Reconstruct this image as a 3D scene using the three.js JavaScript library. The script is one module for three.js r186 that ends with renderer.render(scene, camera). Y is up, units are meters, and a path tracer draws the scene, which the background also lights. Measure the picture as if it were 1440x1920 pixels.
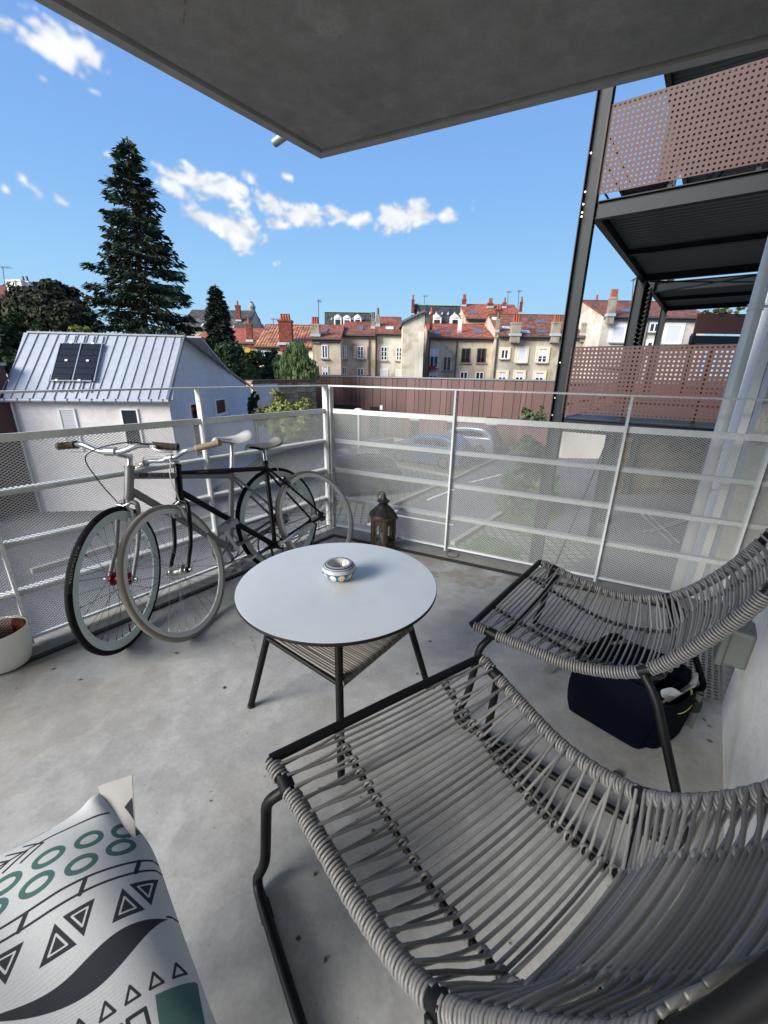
import * as THREE from 'three';
import { RoundedBoxGeometry } from 'three/addons/geometries/RoundedBoxGeometry.js';
import { mergeGeometries, toCreasedNormals } from 'three/addons/utils/BufferGeometryUtils.js';

// ---------------------------------------------------------------- camera, sky, sun, exposure
const V = (x, y, z) => new THREE.Vector3(x, y, z);
const scene = new THREE.Scene();
const CAMY = 1.2573, PITCH = -0.33214, ROLL = 0.0159, FOC = 758.74;
const camera = new THREE.PerspectiveCamera(103.358, 3 / 4, 0.02, 1500);
camera.position.set(0, CAMY, 0);
camera.rotation.set(PITCH, 0, ROLL, 'YXZ');
scene.add(camera);
const renderer = new THREE.WebGLRenderer({ antialias: true });
renderer.toneMapping = THREE.LinearToneMapping;
renderer.toneMappingExposure = 2.1;
renderer.shadowMap.enabled = true;

const SUN = V(-0.82, 0.47, 0.55).normalize();
const sun = new THREE.DirectionalLight(new THREE.Color(1.0, 0.955, 0.89), 3.9);
sun.position.copy(SUN).multiplyScalar(120);
sun.castShadow = true;
sun.shadow.mapSize.set(4096, 4096);
Object.assign(sun.shadow.camera, { left: -80, right: 80, top: 80, bottom: -80, near: 1, far: 320 });
sun.shadow.radius = 56;
scene.add(sun, sun.target);

// ---- noise
function rng(seed) { let a = seed >>> 0; return () => { a = (a + 0x6D2B79F5) >>> 0; let t = a; t = Math.imul(t ^ (t >>> 15), t | 1); t ^= t + Math.imul(t ^ (t >>> 7), t | 61); return ((t ^ (t >>> 14)) >>> 0) / 4294967296; }; }
function hash3(x, y, z) { let h = Math.imul(x, 374761393) + Math.imul(y, 668265263) + Math.imul(z, 2147483647 ^ 0x5bd1e995); h = Math.imul(h ^ (h >>> 13), 1274126177); return ((h ^ (h >>> 16)) >>> 0) / 4294967296; }
const sm = t => t * t * (3 - 2 * t), lerp = (a, b, t) => a + (b - a) * t, clamp = (x, a = 0, b = 1) => Math.min(b, Math.max(a, x));
const sstep = (a, b, x) => sm(clamp((x - a) / (b - a)));
function noise3(x, y, z) {
  const xi = Math.floor(x), yi = Math.floor(y), zi = Math.floor(z), u = sm(x - xi), v = sm(y - yi), w = sm(z - zi);
  const L = (k) => lerp(lerp(hash3(xi, yi, zi + k), hash3(xi + 1, yi, zi + k), u), lerp(hash3(xi, yi + 1, zi + k), hash3(xi + 1, yi + 1, zi + k), u), v);
  return lerp(L(0), L(1), w);
}
function fbm3(x, y, z, o) { let s = 0, a = 0.5, n = 0; for (let i = 0; i < o; i++) { s += a * noise3(x, y, z); n += a; a *= 0.5; x = x * 2.03 + 7.1; y = y * 2.03 + 3.7; z = z * 2.03 + 1.3; } return s / n; }
function noiseT(u, v, f, seed) { // tileable
  const x = u * f, y = v * f, xi = Math.floor(x), yi = Math.floor(y), a = sm(x - xi), b = sm(y - yi), m = k => ((k % f) + f) % f;
  return lerp(lerp(hash3(m(xi), m(yi), seed), hash3(m(xi + 1), m(yi), seed), a), lerp(hash3(m(xi), m(yi + 1), seed), hash3(m(xi + 1), m(yi + 1), seed), a), b);
}
function fbmT(u, v, f, o, seed) { let s = 0, a = 0.5, n = 0; for (let i = 0; i < o; i++) { s += a * noiseT(u, v, f, seed + i); n += a; a *= 0.5; f *= 2; } return s / n; }

// the lens, used to place far buildings at chosen depths
const _cp = Math.cos(PITCH), _sp = Math.sin(PITCH), _cr = Math.cos(ROLL), _sr = Math.sin(ROLL);
function ray(px, py) { const x = (px - 720) / FOC, y = -(py - 960) / FOC, X = _cr * x - _sr * y, Y = _sr * x + _cr * y; return V(X, _cp * Y + _sp, _sp * Y - _cp); }
function at(px, py, z) { const d = ray(px, py); return V(0, CAMY, 0).addScaledVector(d, z / d.z); }
function onY(px, py, y) { const d = ray(px, py); return V(0, CAMY, 0).addScaledVector(d, (y - CAMY) / d.y); }
function onPl(px, py, p0, n) { const d = ray(px, py), o = V(0, CAMY, 0); return o.addScaledVector(d, p0.clone().sub(o).dot(n) / d.dot(n)); }


// ---- sky: clear late-day blue, pale at the horizon, small white clouds
const CLOUDS = [ // sky position, half width, half height, slope, density
  [60, 74, 62, 15, 0.12, 1], [120, 84, 60, 26, 0.35, 1], [165, 100, 38, 26, 0.4, 1], [95, 100, 70, 13, 0.35, 0.9], [150, 60, 46, 12, -0.1, 0.6], [80, 147, 9, 5, 0.1, 0.9], [175, 171, 13, 5, 0.1, 0.7], [200, 288, 8, 4, 0, 0.6],
  [325, 325, 34, 15, 0.15, 1], [365, 345, 40, 26, 0.45, 1], [330, 358, 34, 16, 0.4, 0.9], [425, 358, 46, 28, 0.3, 1], [385, 410, 62, 17, 0.3, 1.1], [445, 425, 56, 28, 0.1, 1.1], [455, 455, 26, 20, 0, 1], [510, 382, 34, 24, 0.3, 1], [520, 420, 28, 12, 0.1, 1], [575, 405, 42, 20, 0, 1.1], [635, 405, 34, 18, 0, 1], [675, 411, 24, 15, 0, 0.9], [467, 331, 18, 9, 0.2, 0.9], [538, 331, 12, 6, 0.2, 0.7],
  [740, 412, 42, 26, -0.1, 1.1], [785, 400, 38, 22, 0, 1.1], [838, 405, 22, 14, 0.1, 1], [725, 395, 22, 12, 0, 0.9], [520, 493, 12, 5, 0, 0.8], [885, 386, 6, 8, 0, 0.4], [112, 374, 15, 8, 0.3, 0.8], [68, 358, 14, 16, 0.3, 0.4], [42, 335, 9, 12, 0.3, 0.45], [10, 356, 7, 8, 0, 0.8],
  [1650, 300, 90, 40, 0.1, 1], [1900, 420, 120, 40, 0, 1], [-250, 250, 120, 45, 0.2, 1], [-420, 420, 110, 36, 0, 1], [700, -250, 120, 50, 0.2, 1]];
function makeSky() {
  const W = 2048, H = 1024, d = new Float32Array(W * H * 4);
  const cl = CLOUDS.map(c => { const q = ray(c[0], c[1]), l = q.length(), e1 = V(-q.z, 0, q.x).normalize(), e2 = V(0, 0, 0).crossVectors(e1, q).normalize().multiplyScalar(-1); if (e2.y > 0) e2.negate(); return { d: q.clone().divideScalar(l), e1, e2, a: c[2] / FOC / l, b: c[3] / FOC / l, sl: c[4], k: c[5] }; });
  for (let j = 0; j < H; j++) {
    const el = ((j + 0.5) / H - 0.5) * Math.PI, y = Math.sin(el), c = Math.cos(el);
    for (let i = 0; i < W; i++) {
      const az = ((i + 0.5) / W - 0.5) * 2 * Math.PI, x = c * Math.cos(az), z = c * Math.sin(az);
      const h = Math.max(0, y), cs = x * SUN.x + y * SUN.y + z * SUN.z;
      const ramp = (p0, p1, p2, p3, p4) => h < 0.17 ? lerp(p0, p1, h / 0.17) : h < 0.3 ? lerp(p1, p2, (h - 0.17) / 0.13) : h < 0.62 ? lerp(p2, p3, (h - 0.3) / 0.32) : lerp(p3, p4, (h - 0.62) / 0.38);
      let r = ramp(0.225, 0.165, 0.122, 0.073, 0.05), g = ramp(0.362, 0.305, 0.246, 0.146, 0.108), b = ramp(0.452, 0.458, 0.440, 0.375, 0.325);
      const glow = Math.pow(Math.max(0, cs), 5) * 0.24;
      r += glow * 1.0; g += glow * 0.95; b += glow * 0.85;
      if (y > 0.02) {
        let m = 0;
        for (const q of cl) {
          const dd = x * q.d.x + y * q.d.y + z * q.d.z; if (dd < 0.94) continue;
          const sx = x * q.e1.x + z * q.e1.z, sy = x * q.e2.x + y * q.e2.y + z * q.e2.z - q.sl * sx;
          const f = q.k * (1.15 - (sx / q.a) ** 2 - (sy / q.b) ** 2); if (f > m - 0.3) m = Math.max(m, f) + 0.12 * Math.max(0, Math.min(f, m));
        }
        if (m > 0) {
          const wx = fbm3(x * 30, y * 40, z * 30, 3) - 0.5, wy = fbm3(x * 30 + 50, y * 40, z * 30, 3) - 0.5;
          const n1 = fbm3(x * 34 + wx * 1.6 + 3, y * 62 + wy * 1.6, z * 34 + 9, 5), n2 = fbm3(x * 130 + wx * 3, y * 210 + wy * 3, z * 130, 3);
          const den = clamp(m * 1.0 + (n1 - 0.54) * 2.7 + (n2 - 0.5) * 1.5);
          const a = Math.pow(sstep(0.0, 1.0, den), 1.1) * 0.97, sh = 0.78 + 0.38 * sstep(0.25, 0.8, n1) * den;
          r = lerp(r, 0.425 * sh, a); g = lerp(g, 0.44 * sh, a); b = lerp(b, 0.467 * sh, a);
        }
      }
      if (y < 0) { const k = sstep(0, -0.08, y); r = lerp(r, 0.12, k); g = lerp(g, 0.12, k); b = lerp(b, 0.12, k); }
      const o = (j * W + i) * 4; d[o] = r; d[o + 1] = g; d[o + 2] = b; d[o + 3] = 1;
    }
  }
  const t = new THREE.DataTexture(d, W, H, THREE.RGBAFormat, THREE.FloatType);
  t.mapping = THREE.EquirectangularReflectionMapping; t.magFilter = THREE.LinearFilter; t.minFilter = THREE.LinearFilter; t.wrapS = THREE.RepeatWrapping; t.needsUpdate = true;
  return t;
}
const sky = makeSky();
scene.background = sky; scene.environment = sky;

// ---------------------------------------------------------------- helpers
const counts = {};
function numbered(n) { counts[n] = (counts[n] || 0) + 1; return counts[n] === 1 ? n : n + '_' + String(counts[n] - 1).padStart(3, '0'); }
function thing(name, label, category, p = [0, 0, 0], group) { const o = new THREE.Group(); o.name = numbered(name); o.position.set(...p); o.userData = { label, category }; if (group) o.userData.group = group; scene.add(o); return o; }
function metricUV(g) { // box-projected uv in metres
  const p = g.attributes.position, n = g.attributes.normal, uv = new Float32Array(p.count * 2);
  for (let i = 0; i < p.count; i++) {
    const ax = Math.abs(n.getX(i)), ay = Math.abs(n.getY(i)), az = Math.abs(n.getZ(i));
    if (ay >= ax && ay >= az) { uv[2 * i] = p.getX(i); uv[2 * i + 1] = p.getZ(i); } else if (ax > az) { uv[2 * i] = p.getZ(i); uv[2 * i + 1] = p.getY(i); } else { uv[2 * i] = p.getX(i); uv[2 * i + 1] = p.getY(i); }
  }
  g.setAttribute('uv', new THREE.BufferAttribute(uv, 2)); return g;
}
function prep(g, keep) { g = g.index ? g.toNonIndexed() : g.clone(); for (const k of Object.keys(g.attributes)) if (!['position', 'normal', 'uv'].includes(k)) g.deleteAttribute(k); if (!g.attributes.normal) g.computeVertexNormals(); if (!keep || !g.attributes.uv) metricUV(g); return g; }
function merged(gs, keep) { gs = Array.isArray(gs) ? gs : [gs]; const l = gs.map(g => prep(g, keep)); return l.length === 1 ? l[0] : mergeGeometries(l, false); }
function mk(name, gs, m, parent = scene, keep) { const o = new THREE.Mesh(merged(gs, keep), m); o.name = name; o.castShadow = o.receiveShadow = true; parent.add(o); return o; }
// a part whose geometry was laid out in scene coordinates: moved into its thing's frame
function wp(name, gs, m, parent, keep) { const o = mk(name, gs, m, parent, keep); const q = V(0, 0, 0); let a = parent; while (a && a !== scene) { q.add(a.position); a = a.parent; } o.geometry.translate(-q.x, -q.y, -q.z); return o; }
function struct(name, gs, m, keep) { const o = mk(numbered(name), gs, m, scene, keep); o.userData = { kind: 'structure' }; return o; }
function solo(name, gs, m, label, category, group, keep) { const g = merged(gs, keep); g.computeBoundingBox(); const b = g.boundingBox, p = V((b.min.x + b.max.x) / 2, b.min.y, (b.min.z + b.max.z) / 2); g.translate(-p.x, -p.y, -p.z); const o = new THREE.Mesh(g, m); o.name = numbered(name); o.position.copy(p); o.castShadow = o.receiveShadow = true; o.userData = { label, category }; if (group) o.userData.group = group; scene.add(o); return o; }
const UP = V(0, 1, 0);
function box(w, h, d, x = 0, y = 0, z = 0) { return new THREE.BoxGeometry(w, h, d).translate(x, y, z); }
function rbox(w, h, d, x = 0, y = 0, z = 0, r = 0.01, s = 2) { return new RoundedBoxGeometry(w, h, d, s, Math.min(r, w / 2.01, h / 2.01, d / 2.01)).translate(x, y, z); }
function obox(c, ux, uy, uz, w, h, d) { const g = new THREE.BoxGeometry(w, h, d); g.applyMatrix4(new THREE.Matrix4().makeBasis(ux, uy, uz).setPosition(c)); return g; }
function rod(a, b, r, r2 = r, seg = 10, caps = true) { const d = b.clone().sub(a), L = d.length(); const g = new THREE.CylinderGeometry(r2, r, L, seg, 1, !caps); g.applyQuaternion(new THREE.Quaternion().setFromUnitVectors(UP, d.normalize())); g.translate((a.x + b.x) / 2, (a.y + b.y) / 2, (a.z + b.z) / 2); return g; }
function bar(a, b, w, h, up = UP) { const d = b.clone().sub(a), L = d.length(); d.normalize(); const s = V(0, 0, 0).crossVectors(d, up).normalize(), u = V(0, 0, 0).crossVectors(s, d); return obox(a.clone().add(b).multiplyScalar(0.5), d, u, s, L, h, w); }
class Poly3 extends THREE.Curve { constructor(p) { super(); this.p = p; } getPoint(t, o = new THREE.Vector3()) { const n = this.p.length - 1, k = Math.min(n - 1, Math.floor(t * n)); return o.copy(this.p[k]).lerp(this.p[k + 1], t * n - k); } }
function pipe(pts, r, n = 24, seg = 8) { return new THREE.TubeGeometry(new THREE.CatmullRomCurve3(pts, false, 'centripetal'), n, r, seg, false); }
function bent(pts, r, bend = 0.04, seg = 10, n = 5) { // straight runs joined by round bends
  const out = [pts[0]];
  for (let i = 1; i < pts.length - 1; i++) {
    const a = pts[i - 1], b = pts[i], c = pts[i + 1], da = a.clone().sub(b), dc = c.clone().sub(b), k = Math.min(bend, da.length() * 0.45, dc.length() * 0.45); da.setLength(k); dc.setLength(k);
    for (let j = 0; j <= n; j++) { const t = j / n, p = b.clone().add(da).multiplyScalar((1 - t) * (1 - t)).add(b.clone().multiplyScalar(2 * t * (1 - t))).add(b.clone().add(dc).multiplyScalar(t * t)); out.push(p); }
  }
  out.push(pts[pts.length - 1]); return tubeThrough(out, r, seg);
}
function tubeThrough(pts, r, seg = 8) { // one ring per point, closed ends
  const n = pts.length, P = [], I = []; let nn = V(0, 0, 0);
  for (let i = 0; i < n; i++) {
    const t = pts[Math.min(n - 1, i + 1)].clone().sub(pts[Math.max(0, i - 1)]).normalize();
    if (i === 0) { nn = Math.abs(t.y) < 0.9 ? V(0, 1, 0) : V(1, 0, 0); }
    nn.sub(t.clone().multiplyScalar(nn.dot(t))).normalize(); const bb = V(0, 0, 0).crossVectors(t, nn);
    const rr = Array.isArray(r) ? r[i] : r;
    for (let j = 0; j < seg; j++) { const a = j / seg * 2 * Math.PI, p = pts[i].clone().addScaledVector(nn, Math.cos(a) * rr).addScaledVector(bb, Math.sin(a) * rr); P.push(p.x, p.y, p.z); }
  }
  for (let i = 0; i < n - 1; i++) for (let j = 0; j < seg; j++) { const a = i * seg + j, b = i * seg + (j + 1) % seg, c = a + seg, d = b + seg; I.push(a, b, c, b, d, c); }
  const k = P.length / 3; P.push(pts[0].x, pts[0].y, pts[0].z, pts[n - 1].x, pts[n - 1].y, pts[n - 1].z);
  for (let j = 0; j < seg; j++) { I.push(k, (j + 1) % seg, j); I.push(k + 1, (n - 1) * seg + j, (n - 1) * seg + (j + 1) % seg); }
  const g = new THREE.BufferGeometry(); g.setAttribute('position', new THREE.Float32BufferAttribute(P, 3)); g.setIndex(I); g.computeVertexNormals(); return g;
}
function surf(nu, nv, f, closedUV = true) { const P = [], UVs = [], I = []; for (let j = 0; j <= nv; j++) for (let i = 0; i <= nu; i++) { const p = f(i / nu, j / nv); P.push(p.x, p.y, p.z); UVs.push(i / nu, j / nv); } for (let j = 0; j < nv; j++) for (let i = 0; i < nu; i++) { const a = j * (nu + 1) + i; I.push(a, a + 1, a + nu + 1, a + 1, a + nu + 2, a + nu + 1); } const g = new THREE.BufferGeometry(); g.setAttribute('position', new THREE.Float32BufferAttribute(P, 3)); g.setAttribute('uv', new THREE.Float32BufferAttribute(UVs, 2)); g.setIndex(I); g.computeVertexNormals(); return g; }
function lathe(pts, seg = 32) { return new THREE.LatheGeometry(pts.map(p => new THREE.Vector2(p[0], p[1])), seg); }
function prismXZ(pts, y0, y1) { // polygon given as Vector3 (x,z used) extruded in y
  const s = new THREE.Shape(pts.map(p => new THREE.Vector2(p.x, -p.z))); const g = new THREE.ExtrudeGeometry(s, { depth: y1 - y0, bevelEnabled: false }); g.rotateX(-Math.PI / 2); g.translate(0, y0, 0); return g;
}
// ---- textures and materials
function tex(n, f, size, srgb = true, m = n) {
  const d = new Uint8Array(n * m * 4);
  for (let j = 0; j < m; j++) for (let i = 0; i < n; i++) { const c = f(i / n, j / m), o = (j * n + i) * 4; d[o] = clamp(c[0]) * 255; d[o + 1] = clamp(c[1]) * 255; d[o + 2] = clamp(c[2]) * 255; d[o + 3] = 255; }
  const t = new THREE.DataTexture(d, n, m, THREE.RGBAFormat); t.wrapS = t.wrapT = THREE.RepeatWrapping; t.magFilter = THREE.LinearFilter; t.minFilter = THREE.LinearMipmapLinearFilter; t.generateMipmaps = true;
  if (srgb) t.colorSpace = THREE.SRGBColorSpace; t.repeat.set(1 / size, 1 / (size * m / n)); t.needsUpdate = true; return t;
}
const g3 = v => [v, v, v];
function sized(t, s) { const c = t.clone(); c.repeat.set(1 / s, 1 / s); c.needsUpdate = true; return c; }
function mat(color, rough = 0.7, metal = 0, o = {}) { const m = new (o.physical ? THREE.MeshPhysicalMaterial : THREE.MeshStandardMaterial)({ color: new THREE.Color(color), roughness: rough, metalness: metal, side: THREE.DoubleSide }); delete o.physical; return Object.assign(m, o); }
const R1 = rng(11);
const concreteMap = tex(1024, (u, v) => {
  const a = fbmT(u, v, 4, 6, 1), b = fbmT(u, v, 32, 4, 21), c = fbmT(u, v, 9, 4, 33), sp = noiseT(u, v, 256, 5);
  let k = 0.80 + 0.15 * (a - 0.5) + 0.09 * (b - 0.5);
  const st = sstep(0.48, 0.8, c); let r = k, g = k, bb = k * 1.0;
  r *= 1 - 0.03 * st; g *= 1 - 0.04 * st; bb *= 1 - 0.07 * st;
  const scratch = 1; const pit = sp > 0.985 ? 0.86 : 1;
  return [r * pit * scratch, g * pit * scratch, bb * pit * scratch];
}, 1.9);
// the balcony floor, unique over 5 x 5 m of (x, z): mottling, grain, dirt along the joint, a hairline crack
const FL = { C: [-0.44, -3.18], nR: [-0.4388, 0.8986], nL: [0.792, 0.6105] };
const seg = (x, z, a, b) => { const dx = b[0] - a[0], dz = b[1] - a[1], t = clamp(((x - a[0]) * dx + (z - a[1]) * dz) / (dx * dx + dz * dz)); return Math.hypot(x - a[0] - dx * t, z - a[1] - dz * t); };
const floorMap = tex(1536, (u, v) => {
  let x = u * 5, z = v * 5; if (x > 2.6) x -= 5; if (z > 1.7) z -= 5;
  const r = (x - FL.C[0]) * FL.nR[0] + (z - FL.C[1]) * FL.nR[1], l = (x - FL.C[0]) * FL.nL[0] + (z - FL.C[1]) * FL.nL[1], e = Math.min(r, l) - 0.13;
  const a = fbmT(u, v, 10, 6, 1), b = fbmT(u, v, 90, 3, 21), c = fbmT(u, v, 24, 4, 33), gr = noiseT(u, v, 768, 5), w = 0.06 * (fbmT(u, v, 20, 3, 61) - 0.5);
  let k = 0.82 + 0.11 * (a - 0.5) + 0.13 * (b - 0.5) + 0.055 * (gr - 0.5);
  let st = 0.2 * sstep(0.55, 0.8, c) + 0.9 * sstep(0.16, 0.0, e) * sstep(0.35, 0.62, fbmT(u, v, 40, 4, 73));
  const spill = Math.hypot((x - 0.53) / 0.3, (z + 2.34) / 0.11) + (fbmT(u, v, 60, 4, 81) - 0.5) * 2.2; st += 1.3 * sstep(1.0, 0.55, spill) * sstep(0.3, 0.6, b);
  const p1 = Math.hypot((x + 1.25) / 0.35, (z + 1.2) / 0.3) + (fbmT(u, v, 30, 4, 83) - 0.5) * 2.0; st += 0.35 * sstep(1.1, 0.4, p1);
  const cr = seg(x + w * 0.3, z + w * 0.3, [-0.665, -1.72], [-0.535, -1.48]); if (cr < 0.0028) st += 1.6 * sstep(0.3, 0.6, noiseT(u, v, 300, 9));
  if (noiseT(u, v, 512, 15) > 0.988) k *= 0.8;
  if (c < 0.36) k *= 1.04;
  return [k * (1 - 0.10 * st), k * (1 - 0.13 * st), k * (1 - 0.19 * st)];
}, 5);
const concreteBump = tex(512, (u, v) => g3(0.5 + 0.6 * (fbmT(u, v, 16, 5, 91) - 0.5)), 0.7, false);
const concreteRough = tex(512, (u, v) => g3(0.42 + 0.5 * fbmT(u, v, 6, 5, 14)), 1.3, false);
const plasterMap = tex(512, (u, v) => { const a = fbmT(u, v, 3, 6, 41), b = fbmT(u, v, 64, 2, 43); return g3(0.93 + 0.14 * (a - 0.5) + 0.08 * (b - 0.5)); }, 3);
const plasterBump = tex(512, (u, v) => g3(fbmT(u, v, 90, 3, 61)), 0.8, false);
const stainMap = tex(512, (u, v) => {
  const a = fbmT(u, v, 4, 6, 141), s = fbmT(u * 1, v * 1, 3, 3, 151), streak = noiseT(u, Math.floor(v * 2) / 2, 64, 77), p = sstep(0.52, 0.62, fbmT(u, v, 7, 5, 161));
  let k = 0.86 + 0.30 * (a - 0.5) - 0.07 * p + 0.05 * (streak - 0.5); return [k, k * (1 - 0.03 * p), k * (1 - 0.08 * p - 0.06 * (s - 0.5))];
}, 7);
const tileMap = tex(512, (u, v) => { const row = Math.floor(v * 16), col = Math.floor(u * 16 + (row % 2) * 0.5), h = hash3(col & 15, row, 3), f = v * 16 - row, g = u * 16 + (row % 2) * 0.5; const e = (f < 0.14 || (g - Math.floor(g)) < 0.06) ? 0.66 : 1; const moss = sstep(0.5, 0.7, fbmT(u, v, 4, 5, 5)); const k = (0.74 + 0.32 * (h - 0.35)) * e; return [k * (1 - 0.22 * moss), k * (1 - 0.12 * moss), k * (1 - 0.12 * moss)]; }, 4);
const tileBump = tex(256, (u, v) => { const f = v * 8 - Math.floor(v * 8); return g3(f); }, 2, false);
const panTileMap = tex(512, (u, v) => { const row = Math.floor(v * 12), h = hash3(Math.floor(u * 14), row, 9), f = v * 12 - row, c = 0.5 + 0.5 * Math.sin(u * 14 * 2 * Math.PI); const k = (0.6 + 0.3 * c + 0.35 * (h - 0.5)) * (f < 0.12 ? 0.7 : 1); return [k, k * (0.95 + 0.1 * h), k * (0.95 + 0.1 * h)]; }, 4);
const slateMap = tex(512, (u, v) => { const row = Math.floor(v * 24), h = hash3(Math.floor(u * 20 + (row % 2) * 0.5) % 20, row, 19), f = v * 24 - row, l = sstep(0.55, 0.75, fbmT(u, v, 6, 5, 25)); const k = 0.62 + 0.4 * (h - 0.5) + 0.35 * l; return g3(k * (f < 0.15 ? 0.75 : 1)); }, 5);
const brickMap = tex(256, (u, v) => { const row = Math.floor(v * 16), x = u * 6 + (row % 2) * 0.5, h = hash3(Math.floor(x) % 6, row, 29), f = v * 16 - row, e = f < 0.16 || x - Math.floor(x) < 0.05; return e ? [0.62, 0.58, 0.52] : [0.78 + 0.4 * (h - 0.5), 0.74 + 0.4 * (h - 0.5), 0.74 + 0.4 * (h - 0.5)]; }, 1.4);
const stoneMap = tex(512, (u, v) => { const wu = u + 0.03 * (noiseT(u, v, 8, 3) - 0.5), wv = v + 0.03 * (noiseT(u, v, 8, 4) - 0.5), row = Math.floor(wv * 10), off = hash3(row, 1, 1) * 0.7, x = wu * 7 + off, h = hash3(Math.floor(x) % 7, ((row % 10) + 10) % 10, 49), f = wv * 10 - row, g = x - Math.floor(x), e = f < 0.14 || g < 0.09; return e ? [0.62, 0.58, 0.52] : [0.86 + 0.3 * (h - 0.5), 0.80 + 0.3 * (h - 0.5), 0.72 + 0.3 * (h - 0.5)]; }, 3);
const asphaltMap = tex(512, (u, v) => { const a = fbmT(u, v, 4, 5, 201), b = noiseT(u, v, 256, 7); return g3(0.82 + 0.3 * (a - 0.5) + 0.25 * (b - 0.5)); }, 3);
const paverMap = tex(256, (u, v) => { const x = u * 8, y = v * 8, f = x - Math.floor(x), g = y - Math.floor(y), e = f < 0.2 || g < 0.2, h = fbmT(u, v, 4, 3, 5); return e ? [0.42, 0.5, 0.34] : g3(0.82 + 0.2 * (h - 0.5)); }, 2);
const grassMap = tex(256, (u, v) => { const a = fbmT(u, v, 8, 5, 301), b = noiseT(u, v, 128, 9); return [0.62 + 0.5 * (a - 0.5) + 0.4 * (b - 0.5), 0.75 + 0.4 * (a - 0.5) + 0.4 * (b - 0.5), 0.5 + 0.3 * (a - 0.5) + 0.2 * (b - 0.5)]; }, 3);
const clothBump = tex(256, (u, v) => { const x = u * 32, y = v * 64; return g3(0.5 + 0.25 * Math.sin(x * 2 * Math.PI) * (Math.floor(y) % 2 ? 1 : -1) + 0.25 * Math.abs(Math.sin(y * Math.PI))); }, 0.1, false);
const woodMap = tex(256, (u, v) => { const k = 0.72 + 0.5 * (fbmT(u, v * 0.25, 16, 4, 401) - 0.5) + 0.25 * (noiseT(u, 0, 128, 3) - 0.5); return [k, k * 0.95, k * 0.9]; }, 0.16);
const brushed = tex(256, (u, v) => g3(0.35 + 0.35 * fbmT(u, v, 8, 5, 501)), 0.3, false);

const smudge = tex(512, (u, v) => { const a = fbmT(u, v, 4, 5, 601), d = noiseT(u, v, 200, 8) > 0.992 ? 0.8 : 1, k = (0.975 + 0.05 * (a - 0.5) - 0.012 * sstep(0.5, 0.7, fbmT(u, v, 12, 4, 611))) * d; return [k, k, k * 0.995]; }, 0.8);

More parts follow.
